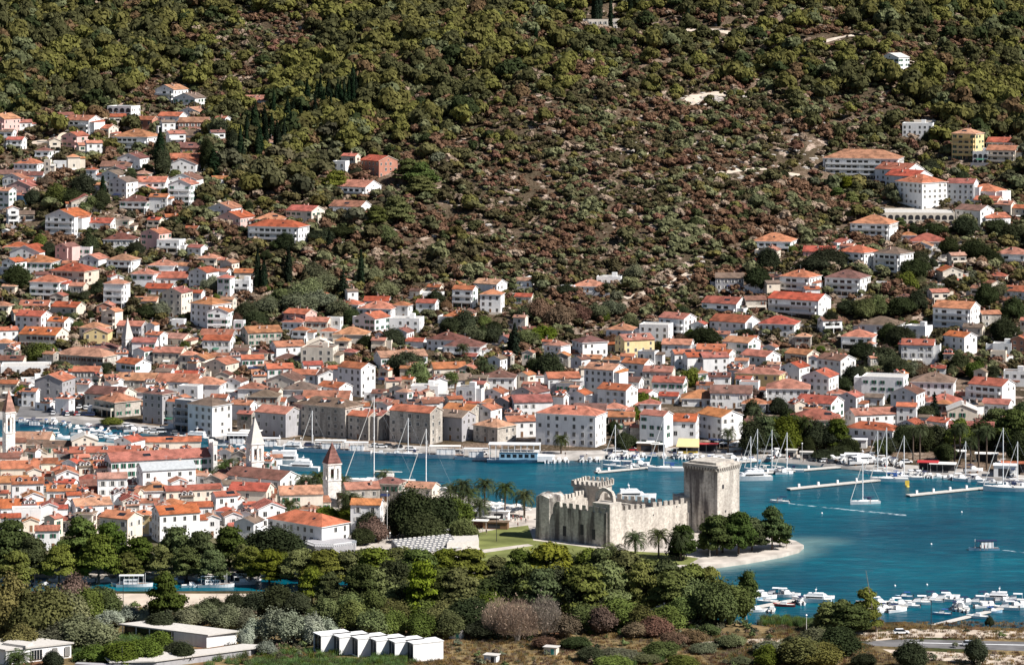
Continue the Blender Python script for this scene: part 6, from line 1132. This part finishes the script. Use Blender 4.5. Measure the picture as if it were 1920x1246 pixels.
# ---------------- cars ----------------
def carmeshes(c, van=False):
    b = MB(); L = 2.1; top = 1.0 if not van else 1.15
    b.add([(-L,-.85,.35),(L,-.85,.35),(L,.85,.35),(-L,.85,.35),(-L,-.85,.85),(L*.95,-.8,.75),(L*.95,.8,.75),(-L,.85,.85)], [(3,2,1,0),(4,5,6,7),(0,1,5,4),(1,2,6,5),(2,3,7,6),(3,0,4,7)])
    g = MB(); x0, x1, x2, x3 = (-L*.95, -L*.7, L*.25, L*.55) if not van else (-L*.98, -L*.95, L*.5, L*.75); z1 = 1.42 if not van else 1.9
    g.add([(x0,-.78,.85),(x3,-.76,.8),(x3,.76,.8),(x0,.78,.85),(x1,-.65,z1),(x2,-.65,z1),(x2,.65,z1),(x1,.65,z1)], [(0,1,5,4),(1,2,6,5),(2,3,7,6),(3,0,4,7)], 1).add([(x1,-.66,z1+.01),(x2,-.66,z1+.01),(x2,.66,z1+.01),(x1,.66,z1+.01)], [(0,1,2,3)], 0)
    return b.mesh('body', [M[c]]), g.mesh('cabin', [M[c], M['glass']])
WH = MB().tube((0, -.1, 0), (0, .1, 0), .33, .33, 10).mesh('wheel', [M['rubber']])
CARM = {c: carmeshes(c) for c in ('white', 'silver', 'dark', 'red', 'navy', 'grey')}; CARM['van'] = carmeshes('white', True)
NC = 0
def car(x, y, head, c, nomiss=False):
    X, D, z = hit(x, y); o = empty('parked_car' if c != 'van' else 'parked_van', (X, D, z+.05), R(head)); tag(o, None, 'car' if c != 'van' else 'van', 'cars parked around the harbour'); later(o, f"{dict(dark='black', navy='dark blue').get(c, c)} parked car" if c != 'van' else 'white parked van', x, y)
    b, g = CARM[c]; obj('body', b, o); obj('cabin', g, o)
    for sx in (-1.3, 1.3):
        for sy in (-.8, .8): obj('wheel', WH, o, (sx, sy, .33))
rc_ = random.Random(4)
for i in range(46):
    r_ = i % 4; x = 58+rc_.uniform(0, 95)+(r_*12); y = [757, 763, 770, 776][r_]+(x-60)*.03+rc_.uniform(-1, 1); car(x, y, rc_.choice([80, 95, 100, 260]), rc_.choice(['white', 'silver', 'dark', 'grey', 'navy', 'white', 'red']))
for x, y, h_, c in [(303,811,5,'van'),(273,806,10,'silver'),(286,812,185,'white'),(330,814,5,'grey'),(705,838,2,'silver'),(716,839,2,'white'),(745,840,182,'dark'),(730,838,2,'dark'),(205,1112,8,'dark'),(1655,395,20,'silver'),(225,1035,10,'white'),(230,1052,15,'silver'),(185,1040,5,'white'),(290,1048,10,'white'),(330,1050,5,'white'),(190,1050,5,'grey'),(1445,860,60,'white'),(1420,846,70,'white'),(1560,868,20,'dark'),(1548,866,15,'white'),(1530,864,10,'grey'),(215,806,5,'dark'),(400,826,5,'dark'),(240,800,5,'white'),(1270,848,5,'dark'),(480,829,5,'white'),(495,830,5,'silver'),(510,831,185,'grey'),(548,834,5,'white'),(580,836,5,'navy'),(600,836,4,'white'),(625,838,4,'silver'),(770,844,3,'white'),(860,850,2,'grey'),(905,852,2,'white'),(1000,855,2,'silver'),(1160,847,0,'white'),(1185,845,0,'red'),(1690,1188,5,'white'),(1820,1210,0,'silver'),(1700,868,10,'white'),(1670,866,10,'dark'),(250,804,10,'grey'),(455,1078,30,'white'),(470,1076,20,'dark')]: car(x, y, h_, c)
# ---------------- people ----------------
def person_mesh(shirt, trousers):
    bm_ = bmesh.new(); J = [(0,0,.95,.13),(0,0,1.15,.14),(0,0,1.38,.15),(0,0,1.5,.055),(0,0,1.62,.095),(0,-.01,1.72,.085),(.09,0,.9,.09),(.1,-.02,.5,.06),(.11,.03,.1,.045),(.11,-.12,.03,.04),(-.09,0,.9,.09),(-.1,.06,.5,.06),(-.11,.12,.1,.045),(-.11,-.02,.03,.04),(.19,0,1.4,.055),(.25,0,1.12,.042),(.25,-.08,.88,.03),(-.19,0,1.4,.055),(-.25,0,1.12,.042),(-.25,-.08,.88,.03)]
    E_ = [(0,1),(1,2),(2,3),(3,4),(4,5),(0,6),(6,7),(7,8),(8,9),(0,10),(10,11),(11,12),(12,13),(2,14),(14,15),(15,16),(2,17),(17,18),(18,19)]
    for sgn, wr in ((1, 16), (-1, 19)):
        for k in range(5): J.append((J[wr][0]-sgn*.02+(.012*k-.02), J[wr][1]-.02+(k-2)*.016, .88-(.075+.02*(2-abs(k-2))) if k < 4 else .84, .009)); E_.append((wr, len(J)-1))
    m_ = bpy.data.meshes.new('p'); m_.from_pydata([j[:3] for j in J], E_, []); o = bpy.data.objects.new('p', m_); COL.objects.link(o); sk = o.modifiers.new('s', 'SKIN')
    for v, j in zip(m_.skin_vertices[0].data, J): v.radius = (j[3], j[3])
    m_.skin_vertices[0].data[0].use_root = True; o.modifiers.new('u', 'SUBSURF').levels = 1
    dg = bpy.context.evaluated_depsgraph_get(); r = bpy.data.meshes.new_from_object(o.evaluated_get(dg)); bpy.data.objects.remove(o); r.name = 'person'
    r.materials.clear()
    for k in (M['skin'], M[shirt], M[trousers], M['dark']): r.materials.append(k)
    for p in r.polygons:
        z = p.center.z; p.material_index = 0 if (z < .5 or abs(p.center.x) > .215 or 1.5 < z < 1.68) else (3 if z >= 1.68 else (1 if z > .95 else 2))
        p.use_smooth = True
    return r
PEO = [person_mesh(*c) for c in (('white', 'navy'), ('red', 'dark'), ('teal', 'frame'), ('dark', 'grey'))]; PD_ = ['person in a white top and dark shorts', 'person in a red top', 'person in a green top and pale shorts', 'person in dark clothes']
for i, (x, y) in enumerate([(958,978),(962,974),(966,980),(970,976),(974,972),(977,978),(981,974),(986,980),(950,974),(971,988),(945,980),(990,976),(954,970),(1452,862),(1500,866),(1506,867),(1390,858),(895,1000),(905,998),(912,1001),(1474,864),(600,838),(540,834),(1475,1028),(1440,1020),(655,840),(690,841),(760,845),(800,847),(850,851),(920,855),(1060,855),(1100,855),(1230,847),(1260,849),(1300,849),(1340,850),(1480,862),(1530,868),(1550,869),(1620,876),(1660,880),(1730,884)]):
    X, D, z = hit(x, y); o = obj('person', PEO[i % 4], None, (X, D, 2.0), i*1.3); tag(o, None, 'person', None); later(o, PD_[i % 4]+' standing', x, y)
for (x, y, i) in ((1458, 940, 3), (1838, 1029, 0), (1846, 1029, 1), (1851, 1029, 2), (1632, 942, 3)):
    D = F*(H-WL-.8)/(y-YH); o = obj('person', PEO[i], None, ((x-960)/F*D, D, WL+.5), 1.5); tag(o, None, 'person'); later(o, PD_[i]+' aboard a boat', x, y)
flush_labels()
